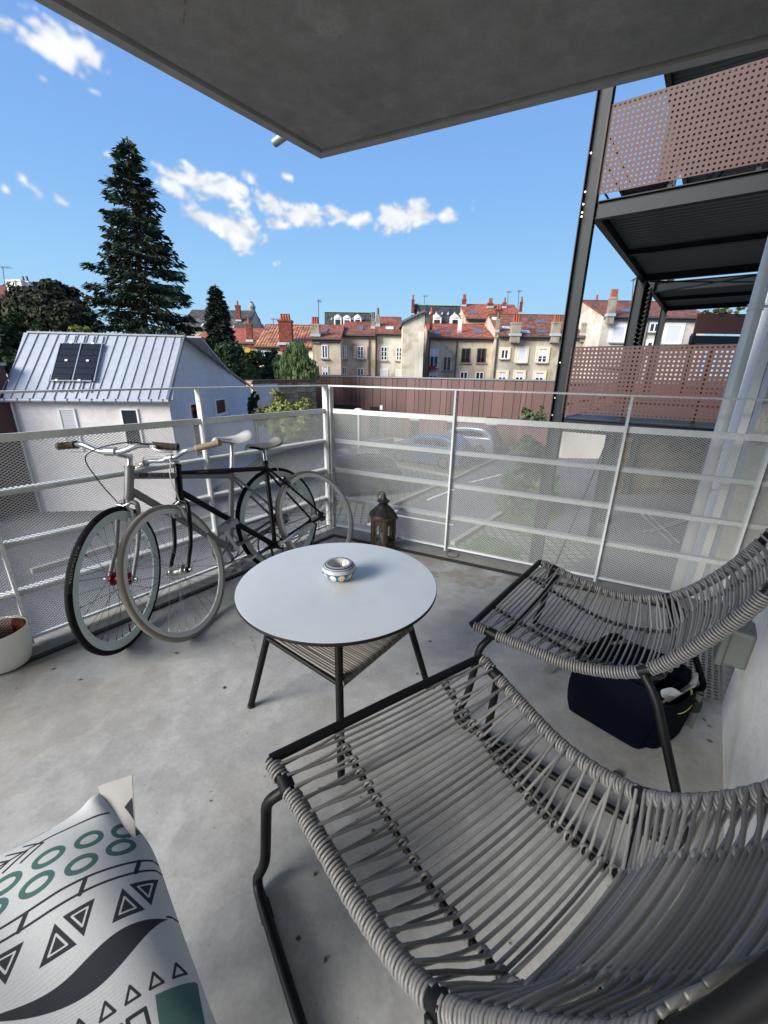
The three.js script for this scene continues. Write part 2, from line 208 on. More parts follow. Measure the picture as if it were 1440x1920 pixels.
const M = {
  floor: mat('#bdbdba', 0.85, 0, { map: floorMap, bumpMap: concreteBump, bumpScale: 0.0012, roughnessMap: concreteRough }),
  kerb: mat('#a5a39c', 0.9, 0, { map: sized(concreteMap, 1.1), bumpMap: concreteBump, bumpScale: 0.002 }),
  ceil: mat('#adaaa3', 0.9, 0, { map: sized(floorMap, 6.3), bumpMap: concreteBump, bumpScale: 0.001 }),
  ceilEdge: mat('#cbc8c0', 0.8, 0, { map: sized(concreteMap, 2.3) }),
  rubber: mat('#1a1a1a', 0.7),
  groove: mat('#26241f', 0.95),
  rail: mat('#e2e5e1', 0.42, 0.0, { map: sized(plasterMap, 0.6) }),
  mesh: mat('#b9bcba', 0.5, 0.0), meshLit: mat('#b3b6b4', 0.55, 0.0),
  white: mat('#e6e6e2', 0.6, 0, { map: sized(plasterMap, 2), bumpMap: plasterBump, bumpScale: 0.004 }),
  wallBlue: mat('#ecece9', 0.85, 0, { map: sized(plasterMap, 2), bumpMap: plasterBump, bumpScale: 0.0012 }),
  trimWhite: mat('#efece5', 0.4), panelPale: mat('#ece8dc', 0.5), stucco: mat('#d8d2c8', 0.95, 0, { bumpMap: plasterBump, bumpScale: 0.008, map: plasterMap }),
  galv: mat('#d8d5cd', 0.42, 0.1, { roughnessMap: brushed }),
  steelDark: mat('#11171e', 0.5, 0, { physical: true, specularIntensity: 0.5 }), deckDark: mat('#596062', 0.5, 0.2), black: mat('#060607', 0.5, 0, { physical: true, specularIntensity: 0.45 }), blackMatte: mat('#17181a', 0.65),
  rust: mat('#3e221d', 0.6, 0), rustWall: mat('#573d3a', 0.6, 0.05, { map: sized(plasterMap, 4) }),
  chairTube: mat('#090a0c', 0.5, 0, { physical: true, specularIntensity: 0.5 }), cord: mat('#6b6a69', 0.5), cordDark: mat('#575655', 0.54), cordLight: mat('#7d7c79', 0.48),
  tableTop: mat('#d3d9db', 0.42, 0, { map: smudge, roughnessMap: brushed }), tableEdge: mat('#0b0c0d', 0.6), shelfCord: mat('#857c70', 0.6),
  alu: mat('#c8c9c9', 0.28, 0.9), aluDull: mat('#a8aaab', 0.42, 0.85), spoke: mat('#6a6c6e', 0.35, 0.8), spokeBlack: mat('#1b1b1c', 0.4, 0.3),
  bikeGrey: mat('#7d7f7e', 0.45, 0.35), bikeBlack: mat('#040405', 0.35, 0, { physical: true, specularIntensity: 0.5 }), rimMint: mat('#bccfd0', 0.4), rimGrey: mat('#cccdcb', 0.4, 0.1), tyreBlack: mat('#08080a', 0.85, 0, { physical: true, specularIntensity: 0.5 }), tyreGrey: mat('#8a847b', 0.85), hubRed: mat('#7d1720', 0.35, 0.4),
  gripBrown: mat('#41362a', 0.8), gripTan: mat('#85765f', 0.8), saddle: mat('#dededa', 0.55), saddleGrey: mat('#bdb8b0', 0.6), cableBlack: mat('#141416', 0.5), cableWhite: mat('#cfcac4', 0.5), chain: mat('#4b4643', 0.45, 0.6),
  navy: mat('#050815', 0.9, 0, { physical: true, specularIntensity: 0.15, bumpMap: sized(clothBump, 0.05), bumpScale: 0.0004 }), silver: mat('#b9c2c6', 0.3, 0.5), strap: mat('#5b5a58', 0.85), lime: mat('#a9b83c', 0.7),
  lanternWood: mat('#5c5047', 0.8, 0, { map: woodMap }), lanternMetal: mat('#2a2a29', 0.5, 0.5), glass: mat('#ffffff', 0.03, 0, { physical: true, transmission: 1, thickness: 0, ior: 1.5 }),
  potWhite: mat('#d6d6d2', 0.45), terracotta: mat('#6a2e20', 0.8), plasticGrey: mat('#5a605d', 0.5),
  tread: mat('#a5a49d', 0.45, 0.6, { roughnessMap: brushed }), perf: mat('#9aa0a0', 0.45, 0.6, { roughnessMap: brushed }),
  asphalt: mat('#6a6a6e', 0.95, 0, { map: asphaltMap }), asphaltDark: mat('#4a4d55', 0.95, 0, { map: asphaltMap }), paver: mat('#8f8f88', 0.95, 0, { map: paverMap }), grass: mat('#5a6b3a', 1, 0, { map: grassMap }), kerbStone: mat('#b0aa9c', 0.9, 0, { map: sized(concreteMap, 3) }), paint: mat('#d5d5d0', 0.7),
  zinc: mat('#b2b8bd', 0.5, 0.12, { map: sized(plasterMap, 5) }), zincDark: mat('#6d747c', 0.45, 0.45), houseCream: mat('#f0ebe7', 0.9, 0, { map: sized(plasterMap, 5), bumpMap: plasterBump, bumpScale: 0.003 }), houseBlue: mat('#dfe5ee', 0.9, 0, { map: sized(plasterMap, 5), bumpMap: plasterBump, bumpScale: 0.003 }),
  pvc: mat('#e6e7e6', 0.45), pane: mat('#20262a', 0.08, 0, { physical: true, clearcoat: 0.6 }), paneSky: mat('#59626a', 0.15, 0), shutter: mat('#c6c9ca', 0.6), curtain: mat('#b9b4a6', 0.9),
  pvCell: mat('#0c1018', 0.35, 0), pvFrame: mat('#c2c6c8', 0.35, 0.8),
  brick: mat('#8e4c3b', 0.9, 0, { map: brickMap }), stone: mat('#b7ab98', 0.9, 0, { map: stoneMap }), gutter: mat('#57504b', 0.6, 0.2),
  slate: mat('#54575d', 0.7, 0, { map: slateMap }), copper: mat('#7fb0a0', 0.7), bark: mat('#3a3029', 0.95), woodShutter: mat('#5a4a3e', 0.8), pinkShutter: mat('#cdb0a6', 0.7), red: mat('#b0202a', 0.7), laundry: mat('#3f4a66', 0.9),
};
const plaster = (c, s = 7) => mat(c, 0.95, 0, { map: sized(stainMap, s) });
const tiles = (c) => mat(c, 0.9, 0, { map: tileMap, bumpMap: tileBump, bumpScale: 0.03 });
// ---------------------------------------------------------------- the balcony
const C0 = V(-0.440, 0, -3.180), aR = 26.03 * Math.PI / 180, aL = 52.374 * Math.PI / 180;
const dR = V(Math.cos(aR), 0, Math.sin(aR)), dL = V(-Math.cos(aL), 0, Math.sin(aL)), nR = V(-dR.z, 0, dR.x), nL = V(dL.z, 0, -dL.x);
const RP = (s, y = 0, off = 0) => C0.clone().addScaledVector(dR, s).addScaledVector(nR, off).setY(y);
const LP = (t, y = 0, off = 0) => C0.clone().addScaledVector(dL, t).addScaledVector(nL, off).setY(y);
// point by its distances to the two railings' planes
const sinI = dR.x * nL.x + dR.z * nL.z;
const RL = (r, l, y = 0) => C0.clone().addScaledVector(dL, r / (dL.x * nR.x + dL.z * nR.z)).addScaledVector(dR, l / sinI).setY(y);
const WL = 2.59; // the building's wall, parallel to the left railing
const slabPoly = (o, l1 = WL + 0.75, r1 = 5.2) => [RL(o, o), RL(o, l1), RL(r1, l1), RL(r1, o)];

struct('floor', prismXZ(slabPoly(0.128), -0.2, 0), M.floor);
struct('floor_edge', [prismXZ([RL(-0.07, -0.07), RL(-0.07, WL + 0.75), RL(0.105, WL + 0.75), RL(0.105, 0.105)], -0.2, 0.008), prismXZ([RL(-0.07, -0.07), RL(0.105, 0.105), RL(5.2, 0.105), RL(5.2, -0.07)], -0.2, 0.008)], M.kerb);
struct('floor_joint', [prismXZ([RL(0.103, 0.103), RL(0.103, WL + 0.7), RL(0.13, WL + 0.7), RL(0.13, 0.13)], -0.1, 0.011), prismXZ([RL(0.103, 0.103), RL(0.13, 0.13), RL(5.1, 0.13), RL(5.1, 0.103)], -0.1, 0.011)], M.rubber);
{ // the slab of the balcony above, with its drip groove
  const y0 = 2.558, o = -0.02;
  struct('ceiling', prismXZ(slabPoly(o + 0.085), y0, y0 + 0.22), M.ceil);
  struct('ceiling_edge', [prismXZ([RL(o, o), RL(o, WL + 0.75), RL(o + 0.055, WL + 0.75), RL(o + 0.055, o + 0.055)], y0 - 0.006, y0 + 0.22), prismXZ([RL(o, o), RL(o + 0.055, o + 0.055), RL(5.2, o + 0.055), RL(5.2, o)], y0 - 0.006, y0 + 0.22)], M.ceilEdge);
  struct('ceiling_groove', [prismXZ([RL(o + 0.052, o + 0.052), RL(o + 0.052, WL + 0.7), RL(o + 0.088, WL + 0.7), RL(o + 0.088, o + 0.088)], y0 + 0.018, y0 + 0.2), prismXZ([RL(o + 0.052, o + 0.052), RL(o + 0.088, o + 0.088), RL(5.1, o + 0.088), RL(5.1, o + 0.052)], y0 + 0.018, y0 + 0.2)], M.groove);
  const a = LP(0.245, y0 + 0.035, 0.0), b = LP(0.245, y0 + 0.02, -0.13);
  const g = new THREE.CylinderGeometry(0.024, 0.024, 0.16, 18, 1, true); g.applyQuaternion(new THREE.Quaternion().setFromUnitVectors(UP, b.clone().sub(a).normalize())); g.translate((a.x + b.x) / 2, (a.y + b.y) / 2, (a.z + b.z) / 2);
  solo('water_spout', [g, rod(a, a.clone().lerp(b, 0.3), 0.022)], M.aluDull, 'short grey water spout poking out from the slab edge overhead', 'spout');
  solo('ceiling_cap', [lathe([[0, -0.004], [0.052, -0.004], [0.056, 0], [0.056, 0.004]], 28).translate(...onY(679, 135, y0).toArray())], M.ceil, 'round flush cap cast into the grey concrete ceiling', 'cap');
}
{ // our building: wall beside the chairs, door recess, facade beyond the railing, upper storeys
  const wall = thing('wall', 'white rendered wall beside the far lounge chair with a grey box on it', 'wall', RL(0.876, WL).toArray());
  wp('render', prismXZ([RL(0.876, WL), RL(0.876, WL + 0.7), RL(1.95, WL + 0.7), RL(1.95, WL)], -0.2, 2.557), M.wallBlue, wall);
  const bld = thing('building', 'tall pale building that carries the balcony, with a galvanised downpipe on its facade', 'building', RL(-1, WL + 2, -3.2).toArray());
  wp('body', [prismXZ([RL(-2.2, WL + 0.72), RL(-2.2, 12), RL(24, 12), RL(24, WL + 0.72)], -3.2, 15.5), prismXZ([RL(0.3, WL + 0.01), RL(0.3, WL + 0.715), RL(24, WL + 0.715), RL(24, WL + 0.01)], 2.79, 15.5)], M.stucco, bld);
  const F = 2.5; // facade strip beyond the railing
  wp('facade', prismXZ([RL(-2.3, F), RL(-2.3, WL + 0.71), RL(-0.06, WL + 0.71), RL(-0.06, F)], -3.2, 15.4), M.stucco, bld);
  wp('window_panel', [prismXZ([RL(-2.18, F - 0.02), RL(-2.18, F - 0.001), RL(-0.59, F - 0.001), RL(-0.59, F - 0.02)], -3.1, 15.2)], M.panelPale, bld);
  for (const [r0, r1] of [[-2.3, -2.18], [-0.6, -0.42]]) wp('trim', prismXZ([RL(r0, F - 0.045), RL(r0, F - 0.003), RL(r1, F - 0.003), RL(r1, F - 0.045)], -3.15, 15.3), M.trimWhite, bld);
  const px = 2.09, pz = -2.56; const dp = thing('downpipe', 'galvanised round downpipe with clamps at the right end of the railing', 'pipe', [px, -3.2, pz]);
  wp('pipe', rod(V(px, -3.2, pz), V(px, 15, pz), 0.034, 0.034, 24), M.galv, dp);
  for (const y of [-1.6, 0.55, 1.62, 4.2]) { const cl = wp('clamp', lathe([[0.035, 0], [0.041, 0.001], [0.037, 0.006], [0.037, 0.03], [0.041, 0.035], [0.035, 0.036]], 28).translate(px, y, pz), M.galv, dp); wp('bolt', rod(V(px, y + 0.02, pz), V(px, y + 0.02, pz).addScaledVector(nL, 0.13), 0.008), M.galv, cl); }
  // plates in the door recess
  const K = V(1.382, 0, -1.317), e1 = dL.clone().multiplyScalar(-1), e2 = dR.clone();
  const Q = (a, b, y) => K.clone().addScaledVector(e1, a).addScaledVector(e2, b).setY(y);
  const pp = thing('perforated_plate', 'thin metal plate with rows of holes lying under the rear of the far chair', 'metal plate', Q(0, 0, 0).toArray());
  const pg = [], cell = 0.0235, hr = 0.0082;
  for (let j = 0; j < 32; j++) for (let i = 0; i < 7; i++) { // one square of sheet with a round hole each
    const cx = -(i + 0.5 + (j % 2) * 0.0) * cell, cy = (j + 0.5) * cell; const P = [], I = [], n = 12;
    for (let k = 0; k < n; k++) { const a = k / n * 2 * Math.PI + Math.PI / 12, m = Math.max(Math.abs(Math.cos(a)), Math.abs(Math.sin(a))); const rr = (j + i) % 2 ? hr * 1.0 : hr; for (const [R, y] of [[rr, 0.008], [cell / 2 / m, 0.008], [rr, 0.002]]) { const q = Q(cy + Math.sin(a) * R, cx + Math.cos(a) * R, y); P.push(q.x, q.y, q.z); } }
    for (let k = 0; k < n; k++) { const a = 3 * k, b = 3 * ((k + 1) % n); I.push(a, b, a + 1, b, b + 1, a + 1, a, a + 2, b, b, a + 2, b + 2); }
    const g = new THREE.BufferGeometry(); g.setAttribute('position', new THREE.Float32BufferAttribute(P, 3)); g.setIndex(I); pg.push(g);
  }
  const pm = wp('sheet', pg.map(g => { const q = g.toNonIndexed(); q.computeVertexNormals(); return q; }), M.perf, pp); pm.userData.kind = 'stuff';
  wp('rim', [bar(Q(0, 0, 0.005), Q(0, -0.165, 0.005), 0.006, 0.008), bar(Q(0, 0, 0.005), Q(0.75, 0, 0.005), 0.006, 0.008)], M.perf, pp);
  const cp = thing('tread_plate', 'ribbed chequer plate floor in front of the door recess by the white wall', 'metal plate', Q(0, 0.01, 0).toArray());
  wp('sheet', prismXZ([Q(-0.02, 0.012), Q(0.74, 0.012), Q(0.74, 0.95), Q(-0.02, 0.95)], 0.001, 0.006), M.tread, cp);
  const ribs = []; const d45 = (s) => e1.clone().multiplyScalar(s).add(e2).normalize();
  for (let j = 0; j < 14; j++) for (let i = 0; i < 17; i++) { const s = (i + j) % 2 ? 1 : -1, c = Q(0.02 + j * 0.053, 0.05 + i * 0.053, 0.0065), d = d45(s), p = V(0, 0, 0).crossVectors(d, UP); for (let k = -2; k <= 2; k++) ribs.push(obox(c.clone().addScaledVector(p, k * 0.0085), d, UP, p, 0.04, 0.0028, 0.0032)); }
  wp('rib', ribs, M.tread, cp).userData.kind = 'stuff';
  const bx = thing('junction_box', 'grey plastic weatherproof box on the white wall beside the far chair', 'box', RL(1.03, WL, 0.33).toArray());
  const un = nL.clone().multiplyScalar(-1);
  const rb = (w, h, d, c, r) => { const g = new RoundedBoxGeometry(w, h, d, 3, r); g.applyMatrix4(new THREE.Matrix4().makeBasis(dL, UP, V(0, 0, 0).crossVectors(dL, UP)).setPosition(c)); return g; };
  wp('case', rb(0.12, 0.145, 0.075, RL(0.985, WL - 0.036, 0.35), 0.012), M.plasticGrey, bx); wp('lid', rb(0.135, 0.155, 0.024, RL(0.985, WL - 0.078, 0.352), 0.01), M.plasticGrey, bx); wp('hinge', rod(RL(0.925, WL - 0.085, 0.428), RL(1.045, WL - 0.085, 0.428), 0.008), M.plasticGrey, bx);
}
// ---- railings: flat steel frame and expanded metal
function expanded(L, H, P0, along, nrm, cw = 0.019, ch = 0.0061, t = 0.0026) {
  const nx = Math.round(L / (cw / 2)), ny = Math.round(H / ch), dx = L / nx, dy = H / ny, P = [], I = [], a = dy / 2; const tau = 0.62, ty = Math.sin(tau) * t / 2, tz = Math.cos(tau) * t / 2;
  for (let j = 0; j <= ny; j++) { const b0 = P.length / 3; for (let i = 0; i <= nx; i++) { const y = j * dy + ((i + j) % 2 ? a : -a), x = i * dx; for (const [oy, oz] of [[0.0009, -0.0014], [0.00125, 0.0013], [-0.0015, 0.0007]]) { const q = P0.clone().addScaledVector(along, x).addScaledVector(nrm, oz); P.push(q.x, P0.y + y + oy, q.z); } } for (let i = 0; i < nx; i++) { const k = b0 + i * 3; for (let e = 0; e < 3; e++) { const p = k + e, q = k + (e + 1) % 3; I.push(p, p + 3, q, q, p + 3, q + 3); } } }
  let g = new THREE.BufferGeometry(); g.setAttribute('position', new THREE.Float32BufferAttribute(P, 3)); g.setIndex(I); g = g.toNonIndexed(); g.computeVertexNormals(); return g;
}
function railing(label, PT, posts, L, nrm, along, mm) {
  const t = thing('balcony_railing', label, 'railing', PT(0, 0, 0).toArray(), undefined);
  const hb = (y, h, d, off) => { const a = PT(0.0, y, off), b = PT(L, y, off); return bar(a, b, d, h); };
  wp('handrail', hb(1.158, 0.009, 0.045, 0), M.rail, t);
  wp('frame_bar', hb(0.975, 0.034, 0.014, 0.0), M.rail, t);
  for (const y of [0.745, 0.513, 0.278]) wp('crossbar', hb(y, 0.024, 0.045, -0.028), M.rail, t);
  wp('bottom_bar', hb(0.047, 0.014, 0.016, -0.004), M.rail, t);
  for (const s of posts) { const p = PT(s, 0.59, 0.002), pm = wp('post', obox(p, along, UP, V(0, 0, 0).crossVectors(along, UP), 0.012, 1.126, 0.048), M.rail, t); wp('bolt', [rod(PT(s - 0.009, 1.09, 0.01), PT(s + 0.009, 1.09, 0.01), 0.006), rod(PT(s - 0.009, 0.72, 0.01), PT(s + 0.009, 0.72, 0.01), 0.006)], M.galv, pm); }
  for (let i = 0; i < posts.length - 1; i++) { const a = posts[i] + 0.008, b = posts[i + 1] - 0.008; wp('mesh_panel', expanded(b - a, 0.895, PT(a, 0.062, 0.0), along, nrm), mm, t); }
}
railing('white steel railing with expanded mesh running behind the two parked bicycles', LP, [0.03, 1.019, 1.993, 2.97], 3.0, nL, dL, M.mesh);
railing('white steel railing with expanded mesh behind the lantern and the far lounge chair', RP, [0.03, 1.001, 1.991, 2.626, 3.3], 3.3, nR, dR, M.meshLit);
{ // small fittings and litter on the floor
  const cap = (px, py, r, label, m) => { const p = onY(px, py, 0.01), t = thing('floor_drain', label, 'drain', [p.x, 0, p.z]); wp('ring', new THREE.TorusGeometry(r, 0.003, 8, 36).rotateX(Math.PI / 2).translate(p.x, 0.0095, p.z), M.groove, t); wp('lid', lathe([[0, 0.0115], [r - 0.002, 0.0115], [r - 0.001, 0.006]], 32).translate(p.x, 0, p.z), m, t); };
  cap(849, 1040, 0.043, 'round flush drain lid in the concrete edge strip below the right railing', M.kerb);
  cap(1158, 1453, 0.013, 'small round dark floor plug between the two lounge chairs', M.plasticGrey);
  const r = rng(77), gs = []; const spots = [[875, 1260], [889, 1252], [812, 1290], [782, 1264], [806, 1203], [640, 1235], [600, 1480], [590, 1640], [610, 1800], [560, 1760], [700, 1560], [670, 1540], [760, 1580], [100, 1255], [150, 1275], [330, 1225], [420, 1290], [845, 1275], [1330, 1390], [1320, 1350], [1330, 1362]];
  for (let i = 0; i < 95; i++) { let p; if (i < spots.length) p = onY(spots[i][0], spots[i][1], 0); else p = RL(0.2 + r() * 2.6, 0.2 + r() * 2.2, 0); const k = i < spots.length ? 0.007 + r() * 0.006 : 0.0016 + r() * 0.0028; const g = new THREE.OctahedronGeometry(1, 0); g.scale(k, k * 0.3, k * (0.4 + r() * 0.5)); g.rotateY(r() * 6.3); g.translate(p.x, 0.002, p.z); gs.push(g); }
  const o = solo('floor_litter', gs, mat('#554c41', 0.95), 'tiny dark leaf scraps and grit scattered over the grey floor', 'litter'); o.userData.kind = 'stuff';
}
function textStrip(w, h, bg, fn) { const cv = document.createElement('canvas'); cv.width = w; cv.height = h; const c = cv.getContext('2d'); c.fillStyle = bg; c.fillRect(0, 0, w, h); fn(c, w, h); const t = new THREE.CanvasTexture(cv); t.colorSpace = THREE.SRGBColorSpace; return t; }
// ---------------------------------------------------------------- two cord lounge chairs
const RAIL = [[0, 0.400, 0.342], [0.174, 0.381, 0.315], [0.349, 0.375, 0.294], [0.514, 0.436, 0.273], [0.625, 0.566, 0.238], [0.712, 0.733, 0.216], [0.756, 0.901, 0.171]];
function loungeChair(label, p, th, seed, braces) {
  const t = thing('lounge_chair', label, 'lounge chair', p, 'cord lounge chairs facing the table'); t.rotation.y = -th;
  const rnd = rng(seed);
  const prof = new THREE.CatmullRomCurve3(RAIL.map(q => V(...q)), false, 'catmullrom', 0.5);
  const N = 400, tab = [], arc = [0]; for (let i = 0; i <= N; i++) { tab.push(prof.getPoint(i / N)); if (i) arc.push(arc[i - 1] + tab[i].distanceTo(tab[i - 1])); }
  const LEN = arc[N];
  const rp = s => { s = clamp(s, 0, LEN); let i = 1; while (i < N && arc[i] < s) i++; return tab[i - 1].clone().lerp(tab[i], (s - arc[i - 1]) / (arc[i] - arc[i - 1])); };
  const fr = s => { const d = rp(s + 0.004).sub(rp(s - 0.004)); return V(-d.y, d.x, 0).normalize(); }; // normal of the seat line, in the side plane
  let sMid = 0; while (rp(sMid).x < 0.514) sMid += 0.002;
  const railPt = (s, side) => { const q = rp(s); return V(q.x, q.y, q.z * side); };
  const dip = s => { const d = 0.076 * Math.min(1, s / sMid), k = sstep(sMid - 0.03, sMid + 0.15, s); return lerp(d, 0.018, k) * (1 - sstep(LEN - 0.1, LEN - 0.01, s)); };
  const rodPt = (s, side) => { const q = rp(s), n = fr(s); return V(q.x, q.y, 0).addScaledVector(n, -dip(s) - 0.004).setZ(side * q.z * 0.515); };
  // frame
  const sidePts = side => { const o = []; for (let i = 0; i <= 60; i++) o.push(railPt(LEN * i / 60, side)); return o; };
  const loop = [...sidePts(1), ...sidePts(-1).reverse()];
  mk('seat_frame', [tubeThrough(sidePts(1), 0.0125, 10), tubeThrough(sidePts(-1), 0.0125, 10), tubeThrough([railPt(0, 1), railPt(0, 1).lerp(railPt(0, -1), 0.5).add(V(-0.002, 0, 0)), railPt(0, -1)], 0.0125, 10), rod(railPt(LEN, 1), railPt(LEN, -1), 0.0125)], M.chairTube, t);
  for (const side of [1, -1]) { const o = []; for (let i = 0; i <= 50; i++) o.push(rodPt(LEN * i / 50, side)); mk('inner_rod', tubeThrough(o, 0.0065, 8), M.chairTube, t); }
  for (const s of [...braces, sMid]) { const k = s > 0.2 ? 0.009 : 0.008; const dn = fr(s).multiplyScalar(-0.02); mk('cross_brace', bent([railPt(s, 1).add(dn), rodPt(s, 1).add(dn), rodPt(s, -1).add(dn), railPt(s, -1).add(dn)], k, 0.05, 10), M.chairTube, t); }
  // sled legs
  for (const side of [1, -1]) {
    const a = railPt(0.075, side).add(V(0, -0.012, side * 0.004)), b = railPt(sMid + 0.01, side).add(V(0, -0.006, side * 0.014));
    mk('leg', bent([a, V(0.052, 0.345, side * 0.372), V(0.028, 0.11, side * 0.386), V(-0.012, 0.014, side * 0.408), V(0.73, 0.014, side * 0.392), b.clone().lerp(V(0.73, 0.014, side * 0.392), 0.12).add(V(0.02, 0, side * 0.012)), b], 0.0125, 0.065, 10, 7), M.chairTube, t);
    for (const x of [0.06, 0.62]) mk('foot_pad', rbox(0.05, 0.008, 0.03, x, 0.004, side * (0.406 - x * 0.02), 0.003), M.rubber, t);
    const col = (s) => { const q = railPt(s, side), d = rp(s + 0.01).sub(rp(s - 0.01)).setZ(0).normalize(); return rod(q.clone().addScaledVector(d, -0.016), q.clone().addScaledVector(d, 0.016), 0.0175, 0.0175, 14); };
    for (const cs of [0.075, sMid + 0.01]) mk('collar', col(cs), M.chairTube, t);
    // cord wound round the side rail, in runs between the bare collars
    const wind = [], CR = 0.0037;
    for (const [s0, s1] of [[0.012, 0.056], [0.094, sMid - 0.004], [sMid + 0.024, LEN - 0.16]]) {
      const pitch = 0.0083, turns = Math.round((s1 - s0) / pitch), pts = [];
      for (let k = 0; k <= turns * 12; k++) { const s = s0 + (s1 - s0) * k / (turns * 12), a = k / 12 * 2 * Math.PI, q = railPt(s, side), n = fr(s), r = 0.0125 + CR * 0.9 + 0.0008 * Math.sin(k * 0.37); q.addScaledVector(n, Math.cos(a) * r); q.z += Math.sin(a) * r; pts.push(q); }
      wind.push(tubeThrough(pts, CR, 5));
    }
    mk('cord_winding', wind, M.cord, t);
  }
  // cords: across between the inner rods, then in pairs out to the side rails
  const mats = [M.cord, M.cordDark, M.cordLight]; let s = 0.02, k = 0; const stops = [];
  while (s < LEN - 0.10) { if (Math.abs(s - sMid) > 0.006) stops.push(s); s += Math.abs(s - sMid) < 0.05 ? 0.0105 : s < sMid ? 0.016 : 0.0122; }
  stops.forEach((s, i) => {
    const r = 0.0035, n = fr(s), g = [], mid = i % 2 ? -1 : 1, sag = 0.004 + 0.004 * rnd();
    const L = rodPt(s + 0.002 * (rnd() - 0.5), 1).addScaledVector(n, 0.0095), Rr = rodPt(s + 0.002 * (rnd() - 0.5), -1).addScaledVector(n, 0.0095);
    const pts = []; for (let j = 0; j <= 8; j++) { const u = j / 8, q = L.clone().lerp(Rr, u); q.addScaledVector(n, -sag * 4 * u * (1 - u)); pts.push(q); }
    g.push(tubeThrough(pts, r, 7));
    for (const side of [1, -1]) {
      const q0 = side > 0 ? L : Rr, so = clamp(s + mid * (s < sMid ? 0.0045 : 0.003), 0.014, LEN - 0.1), top = railPt(so, side).addScaledVector(n, 0.0155).add(V(0, 0, -side * 0.008)), out = railPt(so, side).add(V(0, 0, -side * 0.0185)).addScaledVector(n, -0.004);
      const st = i % 2 ? top : out; const w = V((rnd() - 0.5) * 0.004, (rnd() - 0.5) * 0.004, 0);
      g.push(tubeThrough([q0.clone(), q0.clone().lerp(st, 0.33).add(w).addScaledVector(n, -0.002), q0.clone().lerp(st, 0.7).add(w), st], r, 7));
      const rc = rodPt(s, side), tr = new THREE.TorusGeometry(0.0103, r, 6, 12); const d = rp(s + 0.01).sub(rp(s - 0.01)).setZ(0).normalize(); tr.applyQuaternion(new THREE.Quaternion().setFromUnitVectors(V(0, 0, 1), d.clone().add(V(0, 0, 0.25 * mid)).normalize())); tr.translate(rc.x + d.x * 0.004 * mid, rc.y + d.y * 0.004 * mid, rc.z); g.push(tr);
    }
    mk(i ? 'cord_' + String(i).padStart(3, '0') : 'cord', g, mats[Math.floor(rnd() * 3)], t);
  });
  return t;
}
loungeChair('grey cord lounge chair nearest the camera, filling the bottom right corner', [0.031, 0, -0.889], 57.02 * Math.PI / 180, 5, []);
loungeChair('grey cord lounge chair standing over the navy bag beside the white wall', [0.543, 0, -1.517], 39.53 * Math.PI / 180, 9, [0.10]);

// ---------------------------------------------------------------- table
{
  const T = thing('coffee_table', 'round white coffee table with splayed black legs and a woven cord shelf', 'table', [-0.164, 0, -1.32]);
  mk('tabletop', lathe([[0, 0.53], [0.357, 0.53], [0.3585, 0.5293]], 96), M.tableTop, T);
  mk('edge', lathe([[0.3585, 0.5293], [0.36, 0.527], [0.36, 0.519], [0.352, 0.512], [0, 0.512]], 96), M.tableEdge, T);
  const F = [V(-0.351, 0, 0.061), V(0.040, 0, 0.367), V(0.363, 0, -0.055), V(-0.028, 0, -0.367)], top = F.map(f => V(f.x * 0.60, 0.511, f.z * 0.60));
  F.forEach((f, i) => { const l = mk('leg', rod(f, top[i], 0.0125, 0.0135, 16), M.black, T); mk('foot', rod(f.clone().setY(0), f.clone().lerp(top[i], 0.02), 0.0135, 0.0135, 16), M.rubber, l); });
  mk('top_frame', [0, 1, 2, 3].map(i => rod(top[i].clone().setY(0.502), top[(i + 1) % 4].clone().setY(0.502), 0.008)), M.black, T);
  const h = 0.60, S = F.map((f, i) => f.clone().lerp(top[i], h)).map(p => p.setY(0.315));
  for (let i = 0; i < 4; i++) mk('shelf_rail', rod(S[i], S[(i + 1) % 4], 0.009, 0.009, 12), M.black, T);
  const n = 40, r = rng(3), ms = [mat('#6f6a64', 0.6), mat('#625d58', 0.6), mat('#7a746d', 0.6)];
  for (let i = 0; i < n; i++) { // cords run from rail 1-2 to rail 3-0 and wrap over both
    const u = (i + 0.8) / (n + 0.6), a = S[1].clone().lerp(S[2], u), b = S[0].clone().lerp(S[3], u), d = b.clone().sub(a).normalize();
    const wrap = (c, s) => { const o = []; for (let k = 0; k <= 7; k++) { const q = Math.PI / 2 - k / 7 * Math.PI * 1.25; o.push(c.clone().addScaledVector(d, -s * Math.cos(q) * 0.0125).add(V(0, Math.sin(q) * 0.0125, 0))); } return o; };
    const p = [...wrap(a, 1).reverse(), a.clone().lerp(b, 0.5).add(V(0, 0.0105 - 0.004 * r(), 0)), ...wrap(b, -1)];
    mk(i ? 'shelf_cord_' + String(i).padStart(3, '0') : 'shelf_cord', tubeThrough(p, 0.0043, 6), ms[i % 3], T);
  }
}
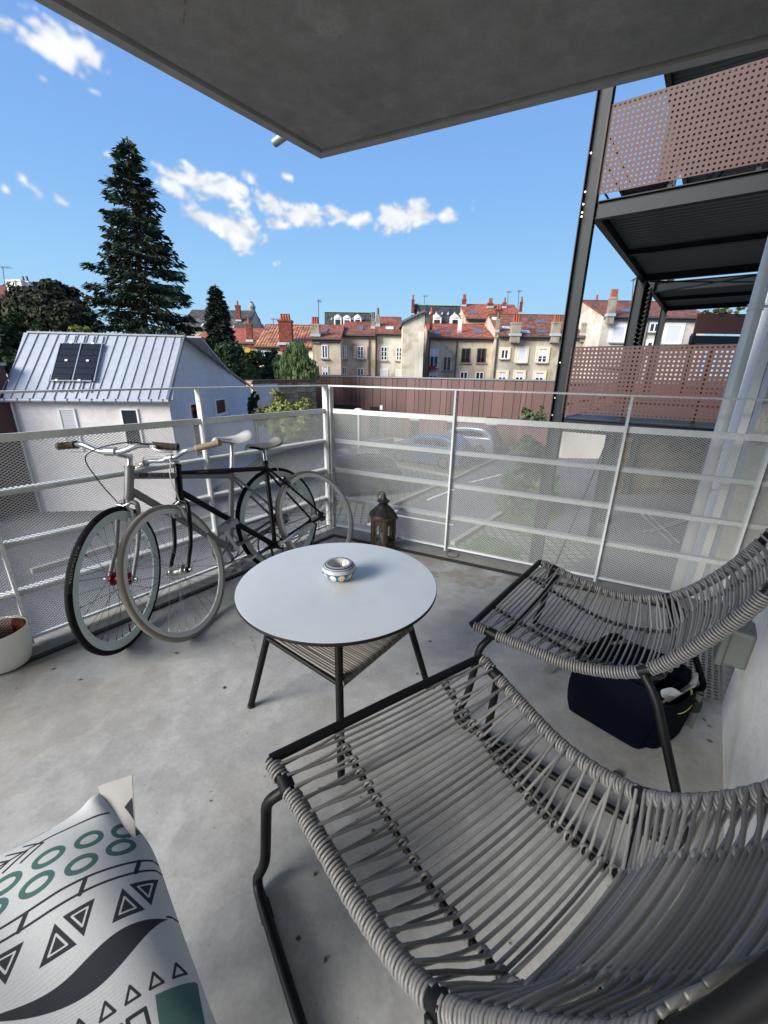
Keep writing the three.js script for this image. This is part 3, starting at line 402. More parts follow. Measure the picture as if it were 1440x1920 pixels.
{ // painted ceramic ashtray
  const A = thing('ashtray', 'painted round ceramic ashtray with a pale glazed bowl on the white table', 'ashtray', [-0.163, 0.5302, -1.345]);
  const prof = [[0, 0.002], [0.03, 0], [0.034, 0.002], [0.05, 0.012], [0.061, 0.026], [0.0645, 0.037], [0.063, 0.045]], rim = [[0.063, 0.045], [0.058, 0.055], [0.050, 0.062], [0.043, 0.0645], [0.038, 0.063]], bowl = [[0.038, 0.063], [0.035, 0.054], [0.03, 0.04], [0.02, 0.028], [0, 0.024]];
  const W = 1024, H = 128, cv = document.createElement('canvas'); cv.width = W; cv.height = H; const c = cv.getContext('2d');
  c.fillStyle = '#2d5f78'; c.fillRect(0, 0, W, H); const cols = ['#d79a3a', '#22345c', '#b9c46a', '#b5533a', '#22345c', '#d7d2c2'];
  for (let i = 0; i < 12; i++) { const x = i * W / 12; c.strokeStyle = '#e6e2d6'; c.lineWidth = 4; c.fillStyle = cols[i % 6]; c.beginPath(); c.ellipse(x + 43, 40, 31, 25, 0, 0, 7); c.fill(); c.stroke(); c.strokeStyle = '#efeadd'; c.lineWidth = 6; c.beginPath(); c.moveTo(x + 22, 32); c.lineTo(x + 64, 32); c.moveTo(x + 22, 48); c.lineTo(x + 64, 48); c.moveTo(x + 34, 18); c.lineTo(x + 34, 62); c.moveTo(x + 54, 18); c.lineTo(x + 54, 62); c.stroke(); }
  c.fillStyle = '#b9bbbc'; c.fillRect(0, 0, W, 6); c.fillRect(0, 100, W, 28);
  const tx = new THREE.CanvasTexture(cv); tx.colorSpace = THREE.SRGBColorSpace; tx.wrapS = THREE.RepeatWrapping;
  const cv2 = document.createElement('canvas'); cv2.width = 256; cv2.height = 128; const d = cv2.getContext('2d'); d.fillStyle = '#b4b6b8'; d.fillRect(0, 0, 256, 128); d.fillStyle = '#2c3d4c'; for (const [y, h] of [[6, 12], [28, 6], [44, 6], [58, 18], [88, 8]]) d.fillRect(0, y, 256, h); const tx2 = new THREE.CanvasTexture(cv2); tx2.colorSpace = THREE.SRGBColorSpace;
  mk('body', lathe(prof, 64), mat('#ffffff', 0.25, 0, { map: tx }), A, true); mk('rim', lathe(rim, 64), mat('#ffffff', 0.25, 0, { map: tx2 }), A, true); mk('bowl', lathe(bowl, 64), mat('#b9b8b6', 0.1, 0), A);
  for (const a of [0.9, 3.0, 5.1]) mk('rest', surf(6, 4, (u, v) => { const r = lerp(0.037, 0.061, v), w = (u - 0.5) * 0.013; const y = 0.0665 - 0.02 * Math.max(0, v - 0.35) - 0.006 * (1 - (2 * u - 1) ** 2) * 0.8; return V(Math.cos(a) * r - Math.sin(a) * w, y - 0.0005, Math.sin(a) * r + Math.cos(a) * w); }), mat('#49606e', 0.25), A);
}
{ // hexagonal lantern
  const P = V(-0.004, 0.008, -2.80), T = thing('lantern', 'weathered wooden hexagonal lantern with a black metal roof standing by the railing', 'lantern', P.toArray());
  const hex = (r, y) => [...Array(6)].map((_, i) => { const a = i * Math.PI / 3 + 0.35; return V(Math.cos(a) * r, y, Math.sin(a) * r); });
  const hexP = (r, y0, y1, r2 = r) => { const g = new THREE.CylinderGeometry(r2, r, y1 - y0, 6); g.rotateY(-0.35 - Math.PI / 2 + Math.PI / 3 * 0 + Math.PI); g.translate(0, (y0 + y1) / 2, 0); return g.toNonIndexed(); };
  mk('base', [hexP(0.100, 0, 0.022), hexP(0.092, 0.022, 0.036)], M.lanternWood, T); mk('cornice', [hexP(0.092, 0.236, 0.246), hexP(0.112, 0.246, 0.262)], M.lanternWood, T);
  const h0 = hex(0.088, 0.036), h1 = hex(0.088, 0.236);
  for (let i = 0; i < 6; i++) {
    mk('corner_post', obox(h0[i].clone().lerp(h1[i], 0.5), h0[i].clone().setY(0).normalize(), UP, V(0, 0, 0).crossVectors(h0[i].clone().setY(0).normalize(), UP), 0.016, 0.2, 0.016), M.lanternWood, T);
    const a = h0[i], b = h0[(i + 1) % 6], d = b.clone().sub(a).normalize(), n = V(0, 0, 0).crossVectors(d, UP), c = a.clone().lerp(b, 0.5);
    const s = new THREE.Shape(); s.moveTo(-0.04, 0); s.lineTo(0.04, 0); s.lineTo(0.04, 0.2); s.lineTo(-0.04, 0.2); const ho = new THREE.Path(); ho.moveTo(-0.024, 0.03); ho.lineTo(0.024, 0.03); ho.lineTo(0.024, 0.145); ho.absarc(0, 0.145, 0.024, 0, Math.PI, false); ho.lineTo(-0.024, 0.03); s.holes.push(ho);
    const g = new THREE.ExtrudeGeometry(s, { depth: 0.008, bevelEnabled: false, curveSegments: 10 }); g.applyMatrix4(new THREE.Matrix4().makeBasis(d, UP, n).setPosition(c.clone().addScaledVector(n, -0.004))); const f = mk('side_frame', g, M.lanternWood, T);
    const pn = obox(c.clone().setY(0.13), d, UP, n, 0.05, 0.15, 0.002); mk('pane', pn, M.glass, f);
  }
  mk('candle', lathe([[0, 0.11], [0.021, 0.112], [0.024, 0.104], [0.024, 0.036]], 20), mat('#d8d2c4', 0.6), T);
  const rf = mk('roof', [hexP(0.108, 0.262, 0.272, 0.104), hexP(0.103, 0.272, 0.318, 0.058), hexP(0.058, 0.318, 0.34, 0.04)], M.lanternMetal, T); mk('ridge', hex(0.104, 0.272).map((p, i) => rod(p, hex(0.058, 0.318)[i], 0.003)), M.lanternMetal, rf);
  mk('neck', [lathe([[0.032, 0.338], [0.032, 0.362], [0.046, 0.366], [0.048, 0.372], [0.03, 0.378], [0.022, 0.392], [0.016, 0.41], [0.006, 0.424], [0.004, 0.436], [0, 0.44]], 20)], M.lanternMetal, T);
  mk('ring', new THREE.TorusGeometry(0.03, 0.0025, 6, 28).rotateY(0.5).translate(-0.016, 0.408, 0), M.lanternMetal, T);
}
{ // flower pot
  const T = thing('flower_pot', 'white round plant pot with a bare terracotta liner at the left edge', 'plant pot', [-1.672, 0.008, -1.478]);
  mk('pot', lathe([[0, 0.002], [0.09, 0], [0.105, 0.006], [0.118, 0.06], [0.126, 0.13], [0.128, 0.195], [0.131, 0.205], [0.126, 0.208], [0.121, 0.2], [0.117, 0.12]].map(q => [q[0] * 0.84, q[1] * 0.84]), 48), M.potWhite, T);
  mk('liner', lathe([[0.117, 0.2], [0.112, 0.203], [0.107, 0.196], [0.1, 0.12], [0.092, 0.09], [0, 0.085]].map(q => [q[0] * 0.84, q[1] * 0.84]), 48), M.terracotta, T); mk('liner_ring', new THREE.TorusGeometry(0.087, 0.003, 6, 48).rotateX(Math.PI / 2).translate(0, 0.138, 0), M.terracotta, T);
}
{ // cool bag under the far chair
  const a = V(0.725, 0, -1.282), ux = V(0.26, 0, 0.29).normalize().clone(), ex = V(0.177, 0, 0.192).normalize(), ez = V(0.2828, 0, -0.161).normalize();
  const T = thing('cool_bag', 'navy blue insulated bag with lime trim standing under the far lounge chair', 'bag', V(0.95, 0, -1.27).toArray());
  const L1 = 0.285, L2 = 0.245, H = 0.265, P = (u, v, y) => a.clone().addScaledVector(ex, u * L1).addScaledVector(ez, v * L2).setY(y);
  const body = surf(64, 24, (u, v) => { const q = u * 2 * Math.PI, e = 0.28, cx = Math.sign(Math.cos(q)) * Math.abs(Math.cos(q)) ** e, cz = Math.sign(Math.sin(q)) * Math.abs(Math.sin(q)) ** e, bul = 1 + 0.05 * Math.sin(v * Math.PI) - 0.05 * (1 - v) ** 6 + 0.012 * Math.sin(q * 5 + v * 7); return P(0.5 + 0.5 * cx * bul, 0.5 + 0.5 * cz * bul, v * H); });
  wp('body', body, M.navy, T);
  wp('bottom', surf(32, 4, (u, v) => { const q = u * 2 * Math.PI, e = 0.28, cx = Math.sign(Math.cos(q)) * Math.abs(Math.cos(q)) ** e, cz = Math.sign(Math.sin(q)) * Math.abs(Math.sin(q)) ** e; return P(0.5 + 0.475 * cx * v, 0.5 + 0.475 * cz * v, 0.001); }), M.navy, T);
  const lid = wp('lid', surf(48, 10, (u, v) => { const q = u * 2 * Math.PI, e = 0.3, cx = Math.sign(Math.cos(q)) * Math.abs(Math.cos(q)) ** e, cz = Math.sign(Math.sin(q)) * Math.abs(Math.sin(q)) ** e; return P(0.42 + 0.47 * cx * v, 0.5 + 0.51 * cz * v, H - 0.01 + 0.055 * (1 - v ** 3) + 0.01 * Math.sin(u * 21)); }), M.navy, T);
  wp('handle', pipe([P(0.25, 0.3, H + 0.03), P(0.3, 0.4, H + 0.052), P(0.35, 0.6, H + 0.05), P(0.4, 0.72, H + 0.03)], 0.008, 20, 8), M.strap, lid);
  const pk = wp('front_pocket', surf(24, 16, (u, v) => { const w = (u - 0.5) * 2, b = 0.04 * Math.sqrt(Math.max(0, 1 - Math.abs(w) ** 3.5)) * (0.75 + 0.3 * Math.sin(v * 2.4)); return P(1 + b / L1 * 1.0 - 0.01, 0.52 + w * 0.43, 0.02 + v * 0.2); }), M.navy, T);
  wp('trim', pipe([P(1.01, 0.1, 0.205), P(1.115, 0.3, 0.175), P(1.13, 0.55, 0.16), P(1.115, 0.75, 0.168), P(1.03, 0.93, 0.19)], 0.0035, 24, 6), M.lime, pk);
  wp('lining', surf(20, 8, (u, v) => { const w = (u - 0.5) * 2; return P(0.98 + 0.12 * (1 - w * w) * (0.4 + v), 0.52 + w * 0.42, H - 0.055 + 0.06 * v + 0.012 * Math.sin(u * 17)); }), M.silver, T);
  wp('zip', pipe([P(1.04, 0.05, H - 0.03), P(1.05, 0.5, H - 0.028), P(1.04, 0.95, H - 0.03)], 0.004, 16, 6), M.strap, T);
  wp('strap', surf(30, 2, (u, v) => { const pts = new THREE.CatmullRomCurve3([P(0.1, 0.02, 0.19), onY(1062, 1238, 0.1), onY(1042, 1246, 0.05), onY(1022, 1262, 0.004)]); const q = pts.getPoint(u); return q.add(V(0, 0, 0).addScaledVector(ex, (v - 0.5) * 0.036)).add(V(0, 0.0 + 0.004 * v, 0)); }), M.strap, T);
  wp('buckle', rbox(0.035, 0.05, 0.03, ...P(1.1, 0.96, 0.13).toArray(), 0.008), M.blackMatte, T); wp('side_strap', bar(P(1.1, 0.95, 0.18), P(1.11, 0.97, 0.03), 0.022, 0.004, ez), M.strap, T);
}
{ // patterned cushion on a low stool, lower left
  const tip = V(-0.548, 0.375, -0.657), u1 = V(0.318, 0, 0.345).normalize(), u2 = V(-0.8, 0, 0.6).normalize(), S = 0.49;
  const ctr = tip.clone().addScaledVector(u1, S / 2).addScaledVector(u2, S / 2); ctr.y = 0.355;
  const N = 1024, cv = document.createElement('canvas'); cv.width = cv.height = N; const c = cv.getContext('2d'); // print: x runs along u2 from the tip, y along u1
  c.fillStyle = '#c9cbca'; c.fillRect(0, 0, N, N); const dk = '#2b2d35', gr = '#466a66'; c.lineJoin = 'round'; c.lineCap = 'round';
  const line = (w, col, ...p) => { c.strokeStyle = col; c.lineWidth = w; c.beginPath(); c.moveTo(p[0], p[1]); for (let i = 2; i < p.length; i += 2) c.lineTo(p[i], p[i + 1]); c.stroke(); };
  const poly = (col, ...p) => { c.fillStyle = col; c.beginPath(); c.moveTo(p[0], p[1]); for (let i = 2; i < p.length; i += 2) c.lineTo(p[i], p[i + 1]); c.fill(); };
  for (let k = 1; k < 4; k++) { const x = 30 + k * 270; poly(dk, x, 60, x + 60, 18, x + 110, 8, x + 150, 52, x + 100, 62); }
  line(9, dk, 60, 150, 300, 135, 620, 168, 1010, 150); for (const x of [330, 380, 430, 760, 810]) { line(9, dk, x, 150, x + 60, 105); line(9, dk, x, 150, x + 66, 195); }
  let k = 0; for (let x = 60; x < N; x += 128) { for (const y of [245, 330]) { c.strokeStyle = gr; c.lineWidth = 19; c.beginPath(); c.ellipse(x + (y > 300 ? 40 : 0), y + 8 * Math.sin(++k * 2), 42, 27, 0.1, 0, 7); c.stroke(); } }
  line(9, dk, 0, 405, 300, 398, 600, 412, N, 400); line(9, dk, 0, 450, 330, 446, 640, 458, N, 447); for (let x = 60; x < N; x += 165) line(14, dk, x, 404, x + 22, 450);
  for (let x = 20; x < N; x += 190) { const t = (a, b, d, e, f, g) => { poly(dk, a, b, d, e, f, g); const mx = (a + d + f) / 3, my = (b + e + g) / 3, q = (v, m, s) => m + (v - m) * s; c.strokeStyle = '#c9cbca'; c.lineWidth = 6; c.beginPath(); c.moveTo(q(a, mx, 0.5), q(b, my, 0.5)); c.lineTo(q(d, mx, 0.5), q(e, my, 0.5)); c.lineTo(q(f, mx, 0.5), q(g, my, 0.5)); c.closePath(); c.stroke(); }; t(x, 490, x + 90, 490, x + 45, 590); t(x + 65, 600, x + 160, 600, x + 112, 495); }
  for (const x0 of [30, 560]) { c.fillStyle = dk; c.beginPath(); c.moveTo(x0, 650); c.bezierCurveTo(x0 + 120, 610, x0 + 180, 640, x0 + 260, 670); c.bezierCurveTo(x0 + 340, 700, x0 + 400, 665, x0 + 470, 650); c.bezierCurveTo(x0 + 380, 720, x0 + 280, 770, x0 + 190, 745); c.bezierCurveTo(x0 + 110, 720, x0 + 70, 670, x0, 650); c.fill(); line(8, dk, x0 - 40, 645, x0 + 0, 640); line(8, dk, x0 + 480, 660, x0 + 520, 668); }
  for (let x = 30; x < N; x += 62) { c.strokeStyle = dk; c.lineWidth = 7; c.beginPath(); c.moveTo(x, 832); c.lineTo(x + 36, 832); c.lineTo(x + 18, 796); c.closePath(); c.stroke(); }
  for (const x of [10, 400, 790]) { poly(gr, x, 860, x + 110, 852, x + 120, 930, x + 20, 990); poly(gr, x + 230, 852, x + 340, 860, x + 320, 990, x + 220, 930); c.strokeStyle = dk; c.lineWidth = 10; c.strokeRect(x + 140, 868, 44, 44); line(10, dk, x + 200, 870, x + 200, 915); line(10, dk, x + 215, 870, x + 215, 915); }
  const id = c.getImageData(0, 0, N, N), r = rng(8); for (let i = 0; i < id.data.length; i += 4) { const f = 0.93 + 0.12 * r(); id.data[i] *= f; id.data[i + 1] *= f; id.data[i + 2] *= f; } c.putImageData(id, 0, 0);
  const tx = new THREE.CanvasTexture(cv); tx.colorSpace = THREE.SRGBColorSpace; tx.flipY = false;
  const T = thing('cushion', 'off-white cushion with black and green tribal print in the lower left corner', 'cushion', [ctr.x, 0.29, ctr.z]);
  const cb = sized(clothBump, 1 / 9); const cm = mat('#ffffff', 0.95, 0, { map: tx, bumpMap: cb, bumpScale: 0.0006 });
  const face = sg => surf(56, 56, (u, v) => { // u along u2 from the tip side, v along u1
    const a = 2 * u - 1, b = 2 * v - 1, pin = 1 - 0.02 * (1 - b * b) * Math.abs(a) ** 3, pin2 = 1 - 0.045 * (1 - a * a) * Math.abs(b) ** 3; const h = 0.075 * Math.pow(Math.max(0, (1 - a ** 4) * (1 - b ** 4)), 0.55) * (0.85 + 0.15 * Math.cos(a * 1.5)) + 0.006 * Math.sin(7 * a + 3 * b) * (1 - a * a) * (1 - b * b);
    const pull = 0.055 * Math.exp(-(u * u + v * v * 0.6) * 45); const fold = 0.045 * Math.exp(-(u ** 2 + v ** 2) * 28); const p = ctr.clone().addScaledVector(u2, a * S / 2 * pin).addScaledVector(u1, b * S / 2 * pin2); p.addScaledVector(u2, pull); p.y += sg * h + fold; return p; });
  wp('cover', face(1), cm, T, true); wp('back_cover', face(-1), mat('#c9c5bd', 0.95, 0, { bumpMap: clothBump, bumpScale: 0.0006 }), T);
  { const fa = onY(183, 1474, 0.412), fb = onY(247, 1453, 0.425), fc = onY(260, 1655, 0.372), fd = onY(238, 1635, 0.383); // the corner pinched into a flat ear
    const top = surf(12, 12, (u, v) => { const p = fa.clone().lerp(fb, u).lerp(fd.clone().lerp(fc, u), v); p.y += 0.006 * Math.sin(u * 3.1) * Math.sin(v * 3.1) - 0.012 * v * (1 - u); return p; }), bot = surf(12, 12, (u, v) => { const p = fa.clone().lerp(fb, u).lerp(fd.clone().lerp(fc, u), v); p.y -= 0.006 + 0.01 * Math.sin(u * 3.1) * Math.sin(v * 3.1); return p; });
    const eu = textStrip(256, 256, '#b4b2ad', (c) => { c.fillStyle = dk; c.beginPath(); c.moveTo(250, 60); c.lineTo(170, 85); c.lineTo(250, 120); c.fill(); c.beginPath(); c.moveTo(252, 190); c.lineTo(215, 205); c.lineTo(250, 225); c.fill(); }); eu.flipY = false;
    wp('corner_fold', top, mat('#ffffff', 0.95, 0, { map: eu, bumpMap: cb, bumpScale: 0.0006 }), T, true); wp('corner_fold_back', bot, mat('#a9a6a0', 0.95), T); }
  const st = thing('stool', 'low grey stool carrying the printed cushion at the lower left', 'stool', [ctr.x, 0, ctr.z]);
  const B = (x, z, y) => ctr.clone().addScaledVector(u2, x).addScaledVector(u1, z).setY(y);
  wp('seat', obox(B(0.06, 0.06, 0.265), u2, UP, u1, 0.30, 0.03, 0.30), M.strap, st); for (const [x, z] of [[-0.06, -0.06], [0.18, -0.06], [-0.06, 0.18], [0.18, 0.18]]) wp('leg', rod(B(x, z, 0), B(x, z, 0.252), 0.014), M.black, st);
}
{ // pale tote behind the near chair's back
  const p = onY(1425, 1775, 0.12), T = thing('tote_bag', 'pale cloth bag with a purple label glimpsed behind the near chair back', 'bag', [p.x, 0, p.z]);
  wp('body', surf(40, 12, (u, v) => { const q = u * 2 * Math.PI, e = 0.6, k = 1 - 0.25 * v ** 3 + 0.05 * Math.sin(q * 4 + v * 5); return V(p.x + 0.03 + 0.13 * k * Math.sign(Math.cos(q)) * Math.abs(Math.cos(q)) ** e, 0.002 + 0.22 * v, p.z + 0.04 + 0.09 * k * Math.sign(Math.sin(q)) * Math.abs(Math.sin(q)) ** e); }), mat('#c9cac4', 0.9, 0, { bumpMap: clothBump, bumpScale: 0.0005 }), T);
  const d = ray(1425, 1775).normalize(), c = V(0, CAMY, 0).addScaledVector(d, V(p.x, 0.12 - CAMY, p.z).length() - 0.06), s = V(0, 0, 0).crossVectors(d, UP).normalize(), u = V(0, 0, 0).crossVectors(s, d); wp('label', rbox(0.05, 0.085, 0.004, 0, 0, 0, 0.002).applyMatrix4(new THREE.Matrix4().makeBasis(s, u, d).setPosition(c)), mat('#3a1f6b', 0.7), T);
}
// ---------------------------------------------------------------- two bicycles leaning on the left railing
function bicycle(label, o) {
  const RW = 0.338, [x0, z0, phi, lean, steer, wb, ht, st] = o.pose;
  const T = thing('bicycle', label, 'bicycle', [x0, 0, z0], 'bicycles leaning on the railing'); T.rotation.order = 'YXZ'; T.rotation.y = -phi; T.rotation.x = lean;
  const ha = 73 * Math.PI / 180, ax = V(-Math.cos(ha), Math.sin(ha), 0), fa = V(wb, RW, 0), pp = V(Math.sin(ha), Math.cos(ha), 0), S0 = fa.clone().addScaledVector(pp, -0.043), hb = S0.clone().addScaledVector(ax, 0.385), hT = S0.clone().addScaledVector(ax, 0.385 + ht), bb = V(0.405, 0.275, 0), ra = V(0, RW, 0), sT = bb.clone().addScaledVector(ax, st);
  const lat = (p, z) => p.clone().setZ(z);
  // frame
  const topS = sT.clone().addScaledVector(ax, -0.035), topH = hT.clone().addScaledVector(ax, -0.035), dnH = hb.clone().addScaledVector(ax, 0.035), r = o.tube;
  const frame = mk('frame', [rod(topH, topS, r), rod(dnH, bb, r * 1.12), rod(bb, sT, r * 0.98), rod(hb, hT, r * 1.25, r * 1.25, 16), rod(lat(bb, -0.035), lat(bb, 0.035), r * 1.35, r * 1.35, 16), rod(hb.clone().addScaledVector(ax, -0.012), hb, r * 1.45, r * 1.45, 16), rod(hT, hT.clone().addScaledVector(ax, 0.012), r * 1.4, r * 1.4, 16),
    ...[-1, 1].flatMap(s => [tubeThrough([lat(topS, s * 0.012), lat(topS.clone().lerp(ra, 0.35), s * 0.034), lat(ra.clone().lerp(topS, 0.04), s * 0.062)], 0.0075, 10), tubeThrough([lat(bb.clone().lerp(ra, 0.08), s * 0.025), lat(bb.clone().lerp(ra, 0.45), s * 0.042), lat(ra.clone().lerp(bb, 0.05), s * 0.062)], 0.0095, 10), rbox(0.045, 0.03, 0.005, ra.x + 0.006, ra.y, s * 0.062, 0.002)]), rod(lat(topS.clone().lerp(ra, 0.3), -0.03), lat(topS.clone().lerp(ra, 0.3), 0.03), 0.006)], o.frame, T);
  mk('seat_clamp', rod(sT.clone().addScaledVector(ax, -0.012), sT.clone().addScaledVector(ax, 0.012), r * 1.2, r * 1.2, 16), o.clamp, frame);
  if (o.decal) { // lettering on the top tube
    const a = topH.clone().lerp(topS, o.decal.a), b = topH.clone().lerp(topS, o.decal.b), d = b.clone().sub(a).normalize(), up = V(0, 0, 0).crossVectors(V(0, 0, 1), d).normalize(); if (up.y < 0) up.negate();
    mk('lettering', surf(1, 12, (u, v) => { const q = (v - 0.5) * 1.9; return a.clone().lerp(b, u).addScaledVector(V(0, 0, 1), -Math.cos(q) * (r + 0.0009)).addScaledVector(up, Math.sin(q) * (r + 0.0009)); }), mat('#ffffff', 0.45, o.decal.metal, { map: o.decal.t }), frame, true);
  }
  // wheels
  function wheel(name, c, dirM) {
    const w = new THREE.Group(); w.name = name; w.applyMatrix4(dirM); T.add(w);
    const rimO = RW - 0.024, rimI = rimO - o.rimDepth, prof = (list) => { const g = lathe(list, 72); g.rotateX(Math.PI / 2); return g; };
    const tr = 0.0135; mk('tyre', new THREE.TorusGeometry(RW - tr, tr, 12, 80), o.tyre, w);
    mk('rim', prof([[rimI, -0.003], [rimI + 0.004, -0.007], [rimO, -0.0098], [rimO + 0.006, -0.0098], [rimO + 0.006, 0.0098], [rimO, 0.0098], [rimI + 0.004, 0.007], [rimI, 0.003], [rimI, -0.003]]), o.rim, w);
    mk('hub', [rod(V(0, 0, -0.05), V(0, 0, 0.05), 0.016, 0.016, 16), rod(V(0, 0, -0.036), V(0, 0, -0.031), 0.031, 0.031, 20), rod(V(0, 0, 0.031), V(0, 0, 0.036), 0.031, 0.031, 20)], o.hub, w); mk('axle_nut', [rod(V(0, 0, -0.078), V(0, 0, 0.078), 0.005), rod(V(0, 0, 0.066), V(0, 0, 0.076), 0.009, 0.009, 6), rod(V(0, 0, -0.076), V(0, 0, -0.066), 0.009, 0.009, 6)], M.aluDull, w);
    const sp = [], ni = []; for (let i = 0; i < 32; i++) { const s = i % 2 ? 1 : -1, a = i / 32 * 2 * Math.PI, b = a + (Math.floor(i / 2) % 2 ? 1 : -1) * 1.15; const h = V(Math.cos(b) * 0.027, Math.sin(b) * 0.027, s * 0.033), e = V(Math.cos(a) * (rimI + 0.002), Math.sin(a) * (rimI + 0.002), s * 0.002); sp.push(rod(h, e, 0.001, 0.001, 4, false)); ni.push(rod(e.clone().lerp(h, 0.055), e, 0.0022, 0.0022, 6, false)); }
    for (const g of sp) mk('spoke', g, o.spoke, w); mk('nipples', ni, o.nip, w).userData.kind = 'stuff';
    mk('valve', rod(V(0, -rimI, 0), V(0, -rimI + 0.042, 0), 0.0022, 0.003, 6), o.nip, w);
    return w;
  }
  const rw = wheel('rear_wheel', ra, new THREE.Matrix4().makeTranslation(ra.x, ra.y, 0));
  mk('sprocket', new THREE.CylinderGeometry(0.033, 0.033, 0.004, 24).rotateX(Math.PI / 2).translate(0, 0, -0.044), M.chain, rw);
  const Sm = new THREE.Matrix4().makeTranslation(S0.x, S0.y, 0).multiply(new THREE.Matrix4().makeRotationAxis(ax, steer)).multiply(new THREE.Matrix4().makeTranslation(-S0.x, -S0.y, 0));
  const fw = wheel('front_wheel', fa, Sm.clone().multiply(new THREE.Matrix4().makeTranslation(fa.x, fa.y, 0)));
  if (o.tyreText) mk('lettering', surf(28, 6, (u, v) => { const a = o.tyreText.a0 + (o.tyreText.a1 - o.tyreText.a0) * u, q = o.tyreText.q0 + (o.tyreText.q1 - o.tyreText.q0) * v, R = 0.338 - 0.0135 + 0.0141 * Math.cos(q); return V(Math.cos(a) * R, Math.sin(a) * R, o.tyreText.side * 0.0141 * Math.sin(q)); }), mat('#ffffff', 0.8, 0, { map: o.tyreText.t }), fw, true);
  // fork, bars and brake turn with the front wheel
  const F = new THREE.Group(); F.name = 'front_fork'; F.applyMatrix4(Sm); T.add(F);
  const cr = hb.clone().addScaledVector(ax, -0.03);
  mk('blade', [rod(cr, hb, 0.015), ...[-1, 1].map(s => { const q = [lat(cr.clone().addScaledVector(ax, 0.006), s * 0.012), lat(cr.clone().addScaledVector(ax, -0.002), s * 0.036), lat(cr.clone().addScaledVector(ax, -0.04), s * 0.047), lat(cr.clone().addScaledVector(ax, -0.22).addScaledVector(pp, 0.006), s * 0.05), lat(fa.clone().addScaledVector(ax, 0.05).addScaledVector(pp, -0.012), s * 0.053), lat(fa, s * 0.055)]; const c = new THREE.CatmullRomCurve3(q).getPoints(24); return tubeThrough(c, c.map((_, i) => lerp(0.0125, 0.0085, i / 24)), 10); }), ...[-1, 1].map(s => rbox(0.022, 0.026, 0.006, fa.x, fa.y, s * 0.056, 0.002))], o.fork, F);
  const stem = hT.clone().addScaledVector(ax, o.stemUp), cl = stem.clone().addScaledVector(pp, o.stemFwd);
  const H = new THREE.Group(); H.name = 'handlebar'; H.applyMatrix4(Sm); T.add(H);
  mk('stem', [rod(hT.clone().addScaledVector(ax, 0.01), stem.clone().addScaledVector(ax, 0.012), 0.013, 0.013, 14), rod(stem, cl, 0.0125, 0.013, 14), rod(lat(cl, -0.022), lat(cl, 0.022), 0.02, 0.02, 16)], M.alu, H);
  const bp = o.barPts.map(q => cl.clone().addScaledVector(pp, q[0]).addScaledVector(UP, q[1]).setZ(q[2])), full = [...bp.slice().reverse().map(p => lat(p, -p.z)), ...bp.slice(1)];
  const curve = new THREE.CatmullRomCurve3(full, false, 'centripetal'); mk('bar', tubeThrough(curve.getPoints(60), 0.0118, 12), M.alu, H);
  for (const s of [-1, 1]) { const e = lat(bp[bp.length - 1], s * bp[bp.length - 1].z), i = lat(bp[bp.length - 2], s * bp[bp.length - 2].z); const g0 = e.clone().lerp(i, Math.min(1, o.gripLen / e.distanceTo(i))); const gp = []; for (let k = 0; k <= 14; k++) gp.push(g0.clone().lerp(e, k / 14)); const g = mk('grip', tubeThrough(gp, gp.map((_, k) => (k === 0 || k === 14 ? 0.0185 : 0.0158 + 0.0012 * ((k * 7) % 3) / 2)), 14), o.grip, H); mk('end_plug', rod(e, e.clone().addScaledVector(e.clone().sub(g0).normalize(), 0.004), 0.014), o.plug, g); }
  if (o.lever) { const s = o.lever, i = lat(bp[bp.length - 2], s * bp[bp.length - 2].z), e = lat(bp[bp.length - 1], s * bp[bp.length - 1].z), a = e.clone().lerp(i, 0.9); mk('brake_lever', [rbox(0.03, 0.022, 0.03, a.x + 0.01, a.y - 0.006, a.z, 0.006), tubeThrough([a.clone().add(V(0.022, -0.01, 0)), a.clone().lerp(e, 0.4).add(V(0.045, -0.018, 0)), a.clone().lerp(e, 0.95).add(V(0.05, -0.014, 0))], [0.007, 0.0055, 0.0065], 8)], M.alu, H);
    const cal = cr.clone().add(V(0.03, -0.01, 0)); mk('brake_cable', pipe([a.clone().add(V(0.015, 0, 0)), a.clone().add(V(0.07, 0.02, -s * 0.08)), cl.clone().add(V(0.075, -0.01, -s * 0.06)), cal.clone().add(V(0.06, 0.14, -s * 0.065)), cal.clone().add(V(0.004, 0.02, -s * 0.03))], 0.0026, 40, 6), o.cable, H); }
  { const b = cr.clone().add(V(0.03, -0.012, 0)); mk('front_brake', [rod(b, b.clone().add(V(-0.03, 0, 0)), 0.005), tubeThrough([b.clone().add(V(0, 0.012, 0.035)), b.clone().add(V(0.005, 0.006, 0.0)), b.clone().add(V(0.004, -0.016, -0.03)), b.clone().add(V(0.002, -0.05, -0.03))], [0.006, 0.008, 0.007, 0.006], 8), tubeThrough([b.clone().add(V(0.008, 0.02, -0.03)), b.clone().add(V(0.012, 0.006, 0.0)), b.clone().add(V(0.01, -0.016, 0.03)), b.clone().add(V(0.006, -0.05, 0.03))], [0.006, 0.008, 0.007, 0.006], 8), rbox(0.04, 0.01, 0.009, b.x, b.y - 0.052, 0.02, 0.003), rbox(0.04, 0.01, 0.009, b.x, b.y - 0.052, -0.02, 0.003)], M.alu, F); }
